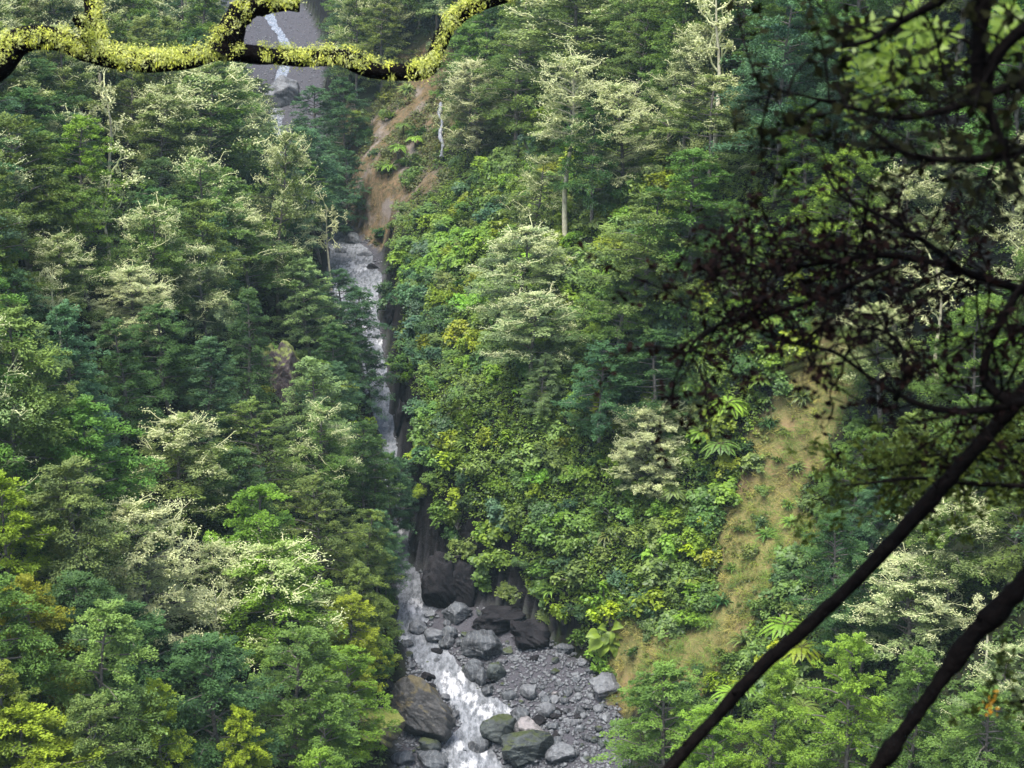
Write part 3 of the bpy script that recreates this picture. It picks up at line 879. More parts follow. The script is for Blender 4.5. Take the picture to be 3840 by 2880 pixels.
print("fill trees", n_fill, "kinds", {k: sum(q['kind'] == k for q in PLANTED) for k in KWORD})

# tree ferns and special plants of the right wall
for u, v, s, t in [(690, 385, 1.0, "br"), (727, 408, 1.15, "br"), (759, 378, 0.9, "br"), (722, 448, 1.1, "md"), (700, 430, .9, "br"), (740, 330, .9, "md"), (772, 318, 0.9, "br"),
                   (782, 632, 1.2, "br"), (800, 655, 1.15, "yg"), (732, 700, 1.1, "br"), (748, 690, 1.0, "br"), (800, 710, 1.0, "md"), (880, 205, 1.0, "br"), (690, 575, 0.8, "br"),
                   (415, 128, 0.8, "br"), (398, 138, 0.9, "br"), (388, 156, 0.8, "br"), (404, 115, .8, "md"), (870, 200, 1.0, "br"), (655, 690, .8, "md")]:
    p = ground(u, v + 22)
    if p is not None:
        plant("fern", p, s * 0.6, s * 0.62, t)

NS = 0
def shrub_at(p, kind, s, tone, label=None):
    q = p - np.array([0, 0, 0.05])
    return plant(kind, q, s, s * random.uniform(0.8, 1.15), tone, label, tilt=0.25)

for u, v, px, kind, tone, lab in [
    (597, 607, 20, "broad", "go", "golden leafed shrub up from the giant leaved plant"), (652, 600, 26, "broad", "yg", "yellow green shrub directly right of the golden leafed shrub"),
    (694, 548, 22, "broad", "go", "golden shrub beside the dry grass scar, level with the whitewater chute"), (707, 515, 16, "shrub", "go", None), (612, 612, 22, "broad", "go", "golden shrub crowning the giant leaved plant"),
    (357, 684, 24, "shrub", "yb", "rust brown rounded shrub overhanging the big mossy boulder"), (388, 655, 18, "shrub", "yg", None), (375, 640, 22, "shrub", "yg", None),
    (58, 362, 14, "broad", "go", "vivid yellow shrub in a gap of the left forest"), (50, 340, 16, "broad", "yg", None), (85, 400, 16, "shrub", "yb", None),
    (286, 340, 16, "shrub", "ol", None), (270, 348, 14, "shrub", "md", None), (304, 352, 15, "shrub", "ol", None), (264, 388, 14, "shrub", "yb", None), (306, 385, 14, "shrub", "md", None),
    (35, 235, 22, "shrub", "yg", None), (680, 125, 6, "broad", "yb", None), (352, 503, 8, "shrub", "yb", None), (540, 470, 22, "shrub", "br", None), (480, 340, 26, "shrub", "yg", None), (430, 345, 24, "shrub", "yg", None)]:
    p = ground(u, v + px * 0.4)
    if p is not None: shrub_at(p, kind, px / FPX * dist(p), tone, lab)

sh_b = []
for k in range(9000):
    u, v = random.uniform(380, 800), random.uniform(60, 700)
    p = ground(u, v)
    if p is None: continue
    x, y = p[0], p[1]
    er = x - np.interp(y, BY, BR)
    if er < 0.35 or (88 < y < 118 and er < 0.55) or (er < 1.1 and random.random() < 0.5): continue
    sm = slip_mask(np.array([x]), np.array([y]))[0]; om = orange_mask(np.array([x]), np.array([y]))[0]
    if sm > 0.5 or (om > 0.4 and random.random() < 0.85): continue
    wall = (y < 128 and er < 15) or (560 < u < 780 and 380 < v < 690)
    if not wall: continue
    if any((x - a) ** 2 + (y - b_) ** 2 + (p[2] - c_) ** 2 < 1.0 for a, b_, c_ in sh_b): continue
    sh_b.append((x, y, p[2]))
    kind = random.choices(["shrub", "broad", "flax", "fern"], [48, 43, 8, 1])[0]
    edge = v < 480 and u < 480
    tone = random.choices(["md", "br", "yg", "bl", "dk", "ol"], [32, 24, 15, 6, 6, 17])[0] if not (er < 3 and random.random() < 0.4) else random.choice(["dk", "bl", "md"])
    if vnoise(x / 3, y / 3, 77) > 0.66 and er > 3: tone = random.choice(["yg", "br", "ol", "ol"])
    s = random.uniform(0.8, 1.55) if kind != "flax" else random.uniform(0.9, 1.4)
    if kind == "fern": s = 0.42
    if kind == "flax": tone = random.choice(["md", "dk", "ol"])
    shrub_at(p, kind, s, tone)
    if len(sh_b) >= 470: break
print("shrubs", len(sh_b))
for k in range(1500):
    u, v = random.uniform(345, 460), random.uniform(70, 245)
    p = ground(u, v)
    if p is None or not 120 < p[1] < 195 or in_bed(p[0], p[1], 0.3): continue
    om = orange_mask(np.array([p[0]]), np.array([p[1]]))[0]
    if om < 0.15 or vnoise(p[0] / 3, p[1] / 3, 63) < 0.55: continue
    if any((p[0] - a) ** 2 + (p[1] - b_) ** 2 < 1.8 ** 2 for a, b_, c_ in sh_b): continue
    sh_b.append((p[0], p[1], p[2]))
    shrub_at(p, random.choice(["shrub", "shrub", "flax"]), random.uniform(0.7, 1.5), random.choice(["ol", "dk", "md", "yb", "ol"]))
# shrubs on the left bank and the forest edge of the scar
for k in range(2500):
    u, v = random.uniform(230, 420), random.uniform(330, 760)
    p = ground(u, v)
    if p is None: continue
    x, y = p[0], p[1]
    el = np.interp(y, BY, BL) - x
    if not 0.3 < el < 4.5: continue
    if any((x - a) ** 2 + (y - b_) ** 2 < 1.2 ** 2 for a, b_, c_ in sh_b): continue
    sh_b.append((x, y, p[2]))
    shrub_at(p, random.choice(["shrub", "shrub", "broad"]), random.uniform(0.6, 1.0), random.choice(["md", "br", "yg", "ol", "md"]))
    if len(sh_b) >= 600: break
for k in range(1500):
    u, v = random.uniform(600, 860), random.uniform(380, 690)
    p = ground(u, v)
    if p is None: continue
    sm = seg_dist(np.array([p[0]]), np.array([p[1]]), SLIP, SLIP_W)[0]
    if not 0.6 < sm < 1.7: continue
    if sm < 0.9 and random.random() < 0.55: continue
    if any((p[0] - a) ** 2 + (p[1] - b_) ** 2 < 0.9 ** 2 for a, b_, c_ in sh_b): continue
    sh_b.append((p[0], p[1], p[2]))
    kd = random.choices(["flax", "shrub", "fern"], [60, 35, 5])[0]
    shrub_at(p, kd, random.uniform(0.6, 1.1) if kd != "fern" else 0.6, random.choice(["md", "ol", "md", "dk"]))
    if len(sh_b) >= 720: break

ns_ = 0
for k in range(3000):
    u, v = random.uniform(590, 860), random.uniform(370, 690)
    p = ground(u, v)
    if p is None: continue
    sm = seg_dist(np.array([p[0]]), np.array([p[1]]), SLIP, SLIP_W)[0]
    if sm > 0.95 or vnoise(p[0] / 1.7, p[1] / 1.7, 83) < 0.55 - 0.2 * sm: continue
    if any((p[0] - a) ** 2 + (p[1] - b_) ** 2 < 0.8 ** 2 for a, b_, c_ in sh_b): continue
    sh_b.append((p[0], p[1], p[2]))
    kd = random.choices(["flax", "shrub"], [65, 35])[0]
    shrub_at(p, kd, random.uniform(0.45, 0.95), random.choice(["ol", "ol", "md", "md", "dk"]))
    ns_ += 1
    if ns_ >= 75: break
# the giant leaved plant
r = np.random.default_rng(5)
p = ground(607, 650)
sc_ = dist(p) / FPX
root = bpy.data.objects.new("giant_leaved_plant", None); COL.objects.link(root); root.location = p
tag(root, "plant with a cluster of huge pale lime leaves hanging over the gravel bar", "plant")
S = Geo(); S.add(*tube([[0, 0, -0.3], [0.05, -0.1, 0.5], [0, -0.2, 1.0]], [0.06, 0.05, 0.04], 6))
link("stem", S.mesh("stem", [M_BARK], True), root)
for du, dv, a, L in [(-14, -6, 2.6, 12), (-10, 6, 3.5, 14), (-4, 12, 4.3, 13), (6, 12, 5.0, 14), (12, 2, 0.0, 12), (3, -3, 4.7, 11), (8, -9, 1.0, 11), (-4, -10, 2.0, 10), (-2, 3, 3.9, 12), (9, 7, 5.7, 12)]:
    L = L * sc_ * 1.2
    d = np.array([math.cos(a), -0.6, math.sin(a) * 0.7 - 0.3]); d /= np.linalg.norm(d)
    nn = norm(np.array([[0.35 * math.cos(a) + r.normal(0, .15), -0.7, 0.65 + r.normal(0, .15)]]))[0]; s = np.cross(nn, d); s /= np.linalg.norm(s); nn = np.cross(d, s)
    c0 = np.array([du * sc_ * 0.7, -0.35 + 0.025 * du, 1.0 - dv * sc_ * 0.7])
    V, F = [], []
    nt_ = 10
    S2 = Geo(); 
    for i in range(nt_):
        t = i / (nt_ - 1); w = L * 0.46 * (math.sin(math.pi * min(1, 0.16 + 0.84 * t ** 0.8)) ** 0.9 * (1 - 0.25 * t) + 0.01) * (1 + 0.10 * math.sin(9 * t + a))
        for k in (-1, -0.5, 0, 0.5, 1):
            V.append(c0 + d * t * L + s * k * w + nn * (0.28 * abs(k) * w + 0.10 * L * math.sin(math.pi * t) - 0.18 * L * t ** 2 + 0.02 * L * math.sin(14 * t + 2 * k)))
    for i in range(nt_ - 1):
        for k in range(4):
            q = i * 5 + k; F.append([q, q + 1, q + 6, q + 5])
    G = Geo(); G.add(V, np.array(F), tone=np.clip(r.normal(0.55, 0.15) + np.where(np.arange(len(F)) % 2 == 0, 0.12, -0.08), 0, 1))
    G.add(*tube([[0, -0.1, 0.5], c0 * 0.6 + np.array([0, 0, 0.25]), c0], 0.02, 4), tone=0.3)
    link("leaf", G.mesh("leaf", [M_GLOSS], True), root, (0.13, 0.19, 0.03))

# ------------------------------------------------------------------ undergrowth, grass, gravel (nobody could count these)
r = np.random.default_rng(21)
def steep_points(n, u0, u1, v0, v1):
    out_ = [ground(r.uniform(u0, u1), r.uniform(v0, v1)) for _ in range(n)]
    return np.array([p_ for p_ in out_ if p_ is not None])
def cover(name, n, region, leaf, nl, rad, color, accept, mat=M_GLOSS, flat=0.5, extra=None):
    x = r.uniform(region[0], region[1], n); y = r.uniform(region[2], region[3], n)
    if extra is not None: x = np.concatenate([x, extra[:, 0]]); y = np.concatenate([y, extra[:, 1]])
    ok = accept(x, y); x, y = x[ok], y[ok]
    z = height(x, y)
    u, v, f = project((x, y, z))
    ok = (u > -80) & (u < 1104) & (v > -40) & (v < 900); x, y, z = x[ok], y[ok], z[ok]
    n = len(x)
    dd = norm(r.normal(0, 1, (n, nl, 3)) + [0, 0, 0.5])
    P = np.stack([x, y, z], 1)[:, None, :] + dd * (rad * r.uniform(0.4, 1.2, (n, 1, 1))) * np.array([1, 1, flat]) * r.uniform(0.4, 1, (n, nl, 1)) + [0, 0, 0.1]
    Nr = dd * 0.5 + [0, 0, 0.9] + r.normal(0, 0.4, (n, nl, 3))
    ln = leaf * r.uniform(0.7, 1.3, (n, nl))
    t0 = np.clip(r.normal(0.45, 0.2, (n, 1)) + r.normal(0, 0.12, (n, nl)), 0, 1)
    G = Geo(); G.add(*quads(P.reshape(-1, 3), Nr.reshape(-1, 3), (dd + r.normal(0, 0.5, dd.shape)).reshape(-1, 3), ln.ravel(), ln.ravel() * 0.55), tone=t0.ravel())
    o = link(name, G.mesh(name, [mat]), None, color)
    return tag(o, kind="stuff")
def acc_forest(x, y):
    l, rr = np.interp(y, BY, BL), np.interp(y, BY, BR)
    return ((x < l - 0.3) | (x > rr + 0.9)) & (slip_mask(x, y) < 0.4) & (orange_mask(x, y) < 0.5)
def acc_wall(x, y):
    rr = np.interp(y, BY, BR)
    return (x > rr + 0.45 + 0.15 * ((y > 87) & (y < 118)) + 0.8 * vnoise(y / 1.5, y * 0, 3)) & (x < rr + 22) & (slip_mask(x, y) < 0.3) & (orange_mask(x, y) < 0.5)
cover("undergrowth", 16000, (-60, 55, 45, 210), 0.20, 22, 0.55, (0.045, 0.080, 0.022), acc_forest, extra=steep_points(8000, 0, 1024, 0, 768))
cover("wall_creepers", 9000, (-25, 25, 70, 135), 0.16, 26, 0.42, (0.10, 0.155, 0.024), acc_wall, flat=0.7, extra=steep_points(9000, 395, 760, 120, 690))
cover("slip_scrub", 6000, (-30, 10, 120, 190), 0.2, 24, 0.6, (0.085, 0.10, 0.035), lambda x, y: (orange_mask(x, y) > 0.2) & (vnoise(x / 2.4, y / 2.4, 91) > 0.58), extra=steep_points(2500, 340, 450, 60, 240))
cover("scar_scrub", 4000, (0, 30, 55, 105), 0.15, 26, 0.45, (0.10, 0.125, 0.03), lambda x, y: (slip_mask(x, y) > 0.1) & (vnoise(x / 1.8, y / 1.8, 95) + 0.35 * vnoise(x / 0.6, y / 0.6, 97) > 0.66))

def grass(name, n, region, accept, color, L0):
    x = r.uniform(region[0], region[1], n); y = r.uniform(region[2], region[3], n)
    ok = accept(x, y); x, y = x[ok], y[ok]; n = len(x)
    z = height(x, y)
    P0 = np.stack([x, y, z], 1)
    nb = 26
    a = r.random((n, nb)) * 6.283
    L = L0 * r.uniform(0.5, 1.2, (n, nb))
    d = np.stack([np.cos(a) * 0.8, np.sin(a) * 0.8, r.uniform(0.3, 1.1, (n, nb))], -1)
    d = norm(d + np.array([0.0, -0.25, -0.15]))
    C = P0[:, None, :] + d * (L / 2)[..., None] + r.normal(0, 0.08, (n, nb, 3))
    G = Geo()
    t0 = np.clip(r.normal(0.5, 0.25, (n, 1)) + r.normal(0, 0.15, (n, nb)), 0, 1)
    G.add(*quads(C.reshape(-1, 3), r.normal(0, 0.5, (n * nb, 3)) + [0, -0.3, 0.9], d.reshape(-1, 3), L.ravel(), 0.02), tone=t0.ravel())
    return tag(link(name, G.mesh(name, [M_LEAF]), None, color), kind="stuff")
gp = lambda x, y: vnoise(x / 1.3, y / 1.3, 71) * 0.6 + vnoise(x / 0.5, y / 0.5, 73) * 0.4
grass("dry_grass", 16000, (0, 30, 55, 105), lambda x, y: (slip_mask(x, y) > 0.3) & (gp(x, y) > 0.5), (0.18, 0.168, 0.06), 0.4)
grass("olive_grass", 12000, (0, 30, 55, 105), lambda x, y: (slip_mask(x, y) > 0.15) & (gp(x, y) < 0.55) & (gp(x, y) > 0.36), (0.125, 0.150, 0.036), 0.55)
grass("green_grass", 12000, (0, 30, 55, 105), lambda x, y: (slip_mask(x, y) > 0.05) & (gp(x, y) < 0.42), (0.085, 0.14, 0.03), 0.65)
grass("slip_grass", 5000, (-35, 10, 100, 195), lambda x, y: orange_mask(x, y) > 0.4, (0.13, 0.10, 0.05), 0.5)

# ------------------------------------------------------------------ boulders and stones
def rock_mesh(seed, sub, mat, ax=(1, 1, 0.8), amp=0.22, facet=0.5):
    bm = bmesh.new(); bmesh.ops.create_icosphere(bm, subdivisions=sub, radius=1.0)
    r = np.random.default_rng(seed)
    V = np.array([v.co[:] for v in bm.verts])
    planes = norm(r.normal(0, 1, (11, 3))); off = r.uniform(0.58, 0.92, 11)
    n0 = norm(V)
    rad = np.ones(len(V))
    for pn, of in zip(planes, off):                          # flattened faces
        c = n0 @ pn
        lim = np.where(c > 0.05, of / np.maximum(c, 0.05), 9)
        rad = np.minimum(rad, np.maximum(lim, 0.5) * facet + rad * (1 - facet)) 
    s = seed * 7
    f = lambda k, q: fbm(n0[:, 0] * k + 9 + n0[:, 2] * 1.7 * k * 0.5, n0[:, 1] * k + 5 + n0[:, 2] * k, s + q, 4)
    rad = rad * (1 + amp * 1.6 * f(1.6, 0) + amp * 0.8 * f(4.5, 3) + amp * 0.35 * f(11.0, 6))
    V = n0 * rad[:, None] * np.array(ax)
    F = np.array([[v.index for v in f_.verts] for f_ in bm.faces])
    bm.free()
    return mesh_np("boulder", V, [F], mats=[mat], smooth=True)

BOULD = [  # u, v of centre, width, height px, material, label, name
 (420, 714, 74, 66, M_ROCKM, "big rounded boulder with brown mossy top, left of the lower rapids", "boulder"),
 (524, 752, 62, 36, M_ROCKG, "dark green black boulder carrying the pink topped boulder", "boulder"),
 (531, 733, 33, 30, M_ROCKPK, "pinkish topped round boulder with pale veins by the lower rapids", "boulder"),
 (500, 731, 38, 30, M_ROCKG, "flat green stained slab beside the pink topped boulder", "boulder"),
 (374, 728, 58, 50, M_ROCKY, "bedded yellowish mossy rock on the bank left of the big boulder", "rock"),
 (384, 687, 20, 12, M_ROCKD, "small dark block wedged above the big mossy boulder", "rock"),
 (429, 746, 24, 15, M_ROCKG, "low dark rock at the foot of the big mossy boulder", "rock"),
 (403, 759, 24, 14, M_ROCK, "grey rock at the bottom edge under the bedded bank", "rock"),
 (431, 762, 36, 16, M_ROCK, "wide low grey rock at the bottom edge below the big boulder", "rock"),
 (480, 747, 23, 20, M_ROCK, "grey wedge rock between two white spouts", "rock"),
 (560, 754, 30, 22, M_ROCKP, "striped pale grey rock right of the dark green boulder", "rock"),
 (474, 671, 22, 24, M_ROCK, "leftmost boulder of the grey trio above the white cascade", "boulder"),
 (483, 677, 16, 19, M_ROCK, "narrow middle boulder of the grey trio above the white cascade", "boulder"),
 (497, 672, 20, 22, M_ROCKG, "rightmost smooth boulder of the grey trio above the white cascade", "boulder"),
 (484, 645, 46, 32, M_ROCK, "large veined grey slab between the chute and the boulder trio", "boulder"),
 (456, 614, 32, 19, M_ROCK, "rounded grey boulder right beside the whitewater chute", "boulder"),
 (419, 629, 20, 17, M_ROCKP, "pale topped boulder just under the whitewater chute", "boulder"),
 (435, 635, 21, 16, M_ROCKP, "pale flat boulder in the cluster below the chute", "boulder"),
 (449, 633, 17, 15, M_ROCK, "upright grey boulder in the cluster below the chute", "boulder"),
 (447, 643, 18, 12, M_ROCK, "lowest rock in the cluster below the chute", "rock"),
 (497, 620, 50, 26, M_ROCKD, "dark overhanging ledge at the foot of the shrub covered wall", "rock"),
 (528, 636, 44, 30, M_ROCKD, "black rock in place of the dark cave at the wall foot right of the ledge", "rock"),  # near-black block put where a cave lies in shade
 (442, 580, 40, 66, M_ROCKD, "tall black rock face rising right of the chute", "rock"),
 (466, 585, 40, 50, M_ROCKD, "dark rock buttress behind the tall black rock face", "rock"),
 (400, 415, 14, 44, M_ROCKD, "dark rock wall right of the narrow grey channel", "rock"),
 (418, 430, 22, 50, M_ROCKD, "shadowed rock bulge under the shrubs by the narrow channel", "rock"),
 (392, 310, 12, 34, M_ROCKD, "black rock on the gorge side by the upper rapids", "rock"),
 (530, 692, 20, 16, M_ROCKP, "smooth pale oval stone on the gravel bar", "rock"),
 (546, 711, 20, 16, M_ROCKP, "grey block in the middle of the gravel bar", "rock"),
 (607, 688, 38, 24, M_ROCKP, "lichen spotted block at the top of the gravel bar", "rock"),
 (543, 695, 9, 11, M_ROCKP, "small upright pale stone next to the smooth oval stone", "rock"),
 (555, 695, 8, 7, M_ROCKPK, "small pinkish stone on the gravel bar", "rock"),
 (574, 700, 7, 5, M_ROCKP, "tiny white stone alone on the dark gravel", "rock"),
 (520, 716, 22, 14, M_ROCK, "rock splitting the end of the white cascade", "rock"),
 (465, 699, 10, 7, M_ROCKD, "dark rock standing in the white cascade", "rock"),
 (288, 376, 36, 70, M_ROCKB, "tall reddish brown rock bluff draped in moss on the left side", "rock"),
 (272, 366, 22, 50, M_ROCKB, "narrow brown pillar joined to the reddish rock bluff", "rock"),
 (282, 92, 34, 34, M_ROCKP, "pale rock outcrop above the upper gorge", "rock"),
 (292, 132, 16, 14, M_ROCKP, "pale rock poking from the trees below the upper outcrop", "rock"),
 (352, 240, 20, 14, M_ROCK, "grey rock heap at the head of the upper rapids", "rock"), (365, 255, 16, 10, M_ROCKP, "pale rock at the foot of the orange slip", "rock"),
 (340, 252, 14, 10, M_ROCK, "small grey rock across the water from the orange slip", "rock"), (372, 268, 12, 8, M_ROCKD, "dark rock at the right edge of the upper rapids", "rock"),
]
for i, (u, v, w, h, mat, lab, nm) in enumerate(BOULD):
    p = ground(u, v + h * 0.42)
    if p is None: continue
    d = dist(p); a = w / 2 / FPX * d; c = h / 2 / FPX * d
    big = w > 26
    me = rock_mesh(300 + i, 6 if w > 55 else 5 if big else 4, mat, (a * 1.04, max(a * 0.85, 0.3 * c), c * 1.06), 0.20 if mat not in (M_ROCKD, M_ROCKB) else 0.34, 1.0)
    o = link(nm, me)
    o.location = p + np.array([0, 0.35 * a, c * 0.75])
    o.rotation_euler = (random.gauss(0, 0.12), random.gauss(0, 0.12), random.gauss(0, 0.35))
    tag(o, lab, "boulder" if nm == "boulder" else "rock")

stone = [rock_mesh(400 + i, 3, [M_ROCK, M_ROCKP, M_ROCKP, M_ROCKG][i % 4], (1, 0.85, 0.7), 0.3, 0.7) for i in range(8)]
stone_b = [rock_mesh(500 + i, 4, [M_ROCK, M_ROCKP, M_ROCK, M_ROCKG, M_ROCKD, M_ROCK][i % 6], (1, 0.85, 0.65), 0.25, 1.0) for i in range(9)]
ns = 0; placed = []
for k in range(8000):
    if k % 4: u, v = random.uniform(500, 628), random.uniform(688, 775)
    else: u, v = random.uniform(395, 560), random.uniform(600, 775)
    p = on_stream(u, v)
    if not in_bed(p[0], p[1], -0.1): continue
    wl_, wr_ = np.interp(p[1], WY, WL), np.interp(p[1], WY, WR)
    if wl_ < p[0] < wr_ and random.random() < 0.93: continue
    px = random.choice([2.5, 3, 3.5, 4, 5, 6, 8, 10]) if u > 540 and v > 705 else random.choice([2.5, 3, 4, 5])
    a = px / FPX * dist(p) * 0.6
    if any((p[0] - q[0]) ** 2 + (p[1] - q[1]) ** 2 < (0.8 * (a + q[2])) ** 2 for q in placed): continue
    placed.append((p[0], p[1], a))
    o = link("stone", stone[random.randrange(8)])
    o.location = (p[0], p[1], float(height(p[0], p[1])) + a * 0.3)
    o.scale = (a, a * random.uniform(0.8, 1.2), a * random.uniform(0.7, 1.2)); o.rotation_euler = (random.gauss(0, .3), random.gauss(0, .3), random.random() * 6.28)
    tag(o, "loose grey stone lying in the gorge floor gravel", "stone", "loose stones on the gorge floor")
    ns += 1
    if ns >= 260: break
placed_b = []
for k in range(4000):
    u, v = random.uniform(398, 622), random.uniform(612, 772)
    p = on_stream(u, v)
    if not in_bed(p[0], p[1], -0.2): continue
    wl_, wr_ = np.interp(p[1], WY, WL), np.interp(p[1], WY, WR)
    if wl_ < p[0] < wr_ and random.random() < 0.7: continue
    px = random.choice([8, 9, 10, 11, 12, 14, 17]); a = px / FPX * dist(p) * 0.55
    if any((p[0] - q[0]) ** 2 + (p[1] - q[1]) ** 2 < (0.85 * (a + q[2])) ** 2 for q in placed_b): continue
    placed_b.append((p[0], p[1], a))
    o = link("river_rock", stone_b[random.randrange(len(stone_b))])
    o.location = (p[0], p[1], float(height(p[0], p[1])) + a * 0.22)
    o.scale = (a, a * random.uniform(0.75, 1.1), a * random.uniform(0.7, 1.05)); o.rotation_euler = (random.gauss(0, .25), random.gauss(0, .25), random.random() * 6.28)
    PLANTED.append(dict(o=o, kind="river_rock", tone="md", u=u, v=v - px * 0.3, label=None, h=a))
    if len(placed_b) >= 115: break
# fine gravel
n = 9000
yy = r.uniform(66, 220, n); yy[:6000] = r.uniform(66, 84, 6000)
t = r.random(n); xx = np.interp(yy, BY, BL) + t * (np.interp(yy, BY, BR) - np.interp(yy, BY, BL))
ok = ~((xx > np.interp(yy, WY, WL)) & (xx < np.interp(yy, WY, WR))); xx, yy = xx[ok], yy[ok]
zz = height(xx, yy); n = len(xx); sz = r.uniform(0.05, 0.14, n) * np.where(yy > 150, 1.1, 1)
oct_v = np.array([[1, 0, 0], [0, 1, 0], [-1, 0, 0], [0, -1, 0], [0, 0, .7], [0, 0, -.7]])
oct_f = np.array([[0, 1, 4], [1, 2, 4], [2, 3, 4], [3, 0, 4], [1, 0, 5], [2, 1, 5], [3, 2, 5], [0, 3, 5]])
V = (np.stack([xx, yy, zz + sz * 0.2], 1)[:, None, :] + oct_v[None] * sz[:, None, None] * r.uniform(0.6, 1.3, (n, 6, 1))).reshape(-1, 3)
F = (oct_f[None] + (np.arange(n) * 6)[:, None, None]).reshape(-1, 3)
tag(link("gravel", mesh_np("gravel", V, [F], mats=[M_ROCKP])), kind="stuff")

# ------------------------------------------------------------------ the mossy branch above the view
MB = 11.5
def fpath(pts, d0, n=60, dvar=0.0):
    P = [at_dist(u, v, d0 + (pt[0] if pt else 0.0)) for (u, v, *pt) in pts]
    return smooth_path(P, n)
def px2m(px, d): return px / FPX * d
def lump(path, rad, seed, amp=0.22):
    t = np.arange(len(path)) * 0.35
    return np.asarray(rad) * (1 + amp * 2 * fbm(t, t * 0 + seed, seed, 3))
branch = bpy.data.objects.new("mossy_branch", None); COL.objects.link(branch)
branch.location = at_dist(-40, 90, MB)
tag(branch, "gnarled dark branch cushioned in bright yellow moss across the upper view", "branch")
M_MOSS = leaf_mat("moss", 0.3, 0.15, 0.8)
LIMBS = [([(-420, 260, -1.0), (-200, 160, -.5), (-60, 100), (0, 64), (22, 40), (48, 38), (90, 52), (140, 62), (185, 60), (225, 52), (265, 56), (310, 58), (345, 58), (368, 69), (395, 72), (428, 68), (437, 50), (447, 28), (470, 8), (510, -6), (580, -40)], [28, 22, 17, 14, 13, 12.5, 12, 12, 11.5, 11, 9.5, 8.5, 8, 8, 7.5, 8, 7.5, 7, 7, 7, 6], 150),
         ([(222, 54), (230, 36), (236, 20), (250, 6), (278, 2), (300, 3)], [14, 12, 11, 11, 9, 7], 50),
         ([(98, 46, .05), (94, 22, .1), (92, 0, .15), (90, -40, .2)], [9, 7.5, 7, 7], 30),
         ([(88, 40, -.05), (82, 26, -.1), (76, 17, -.12)], [5, 4.5, 4], 20)]
BK, MS = Geo(), Geo()
r = np.random.default_rng(44)
for li, (pts, rads, n) in enumerate(LIMBS):
    P = fpath(pts, MB, n)
    tt = np.linspace(0, 1, n)
    rr = np.interp(tt, np.linspace(0, 1, len(rads)), rads)
    rr = lump(P, px2m(rr * 1.12, MB), 3 + li, 0.22)
    BK.add(*tube(P - branch_loc if False else P - np.array(branch.location), rr, 14))
    L = np.linalg.norm(np.diff(P, axis=0), axis=1).sum()
    nc = int(L / 0.0026)
    for c in range(nc):
        k = r.random() * (n - 1.01); i = int(k); f = k - i
        o = P[i] * (1 - f) + P[i + 1] * f; rad = rr[i]
        T = norm(P[i + 1] - P[i])
        up = np.array([0, -0.55, 0.85]); up = norm(up - T * (up @ T)); sd = np.cross(T, up)
        ang = r.normal(0.05, 0.66)
        if li == 2 and ang < 0.2 : continue                       # this stub stays bare on one side
        if 0.65 * vnoise(k * 0.30 + li * 10, ang * 1.6, 9) + 0.35 * vnoise(k * 0.9 + li * 10, ang * 3.0, 19) < 0.495: continue  # bare bark patches
        nrm = up * math.cos(ang) + sd * math.sin(ang)
        base = o + nrm * rad * 0.99
        hang = r.random() < 0.22                                   # drooping strands among short cushions
        nbl = 12 if hang else 34
        q = norm(nrm * (0.35 if hang else 0.7) + r.normal(0, 0.25 if hang else 0.6, (nbl, 3)) - np.array([0, 0, 1.3 if hang else 0.35]))
        ln = r.uniform(0.025, 0.055, nbl) if hang else r.uniform(0.010, 0.024, nbl)
        Pm = base + r.normal(0, 0.010 if hang else 0.018, (nbl, 3)) + q * (ln / 2)[:, None]
        tn = np.clip(r.normal(0.5, 0.25) + r.normal(0, 0.12, nbl), 0, 1)
        MS.add(*quads(Pm - np.array(branch.location), r.normal(0, 1, (nbl, 3)) + nrm * 1.2, q, ln, 0.006), tone=tn, pale=0.35 * r.random() if r.random() < .6 else .75 * r.random())
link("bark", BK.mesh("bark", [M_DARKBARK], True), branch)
link("moss", MS.mesh("moss", [M_MOSS]), branch, (0.40, 0.43, 0.075))

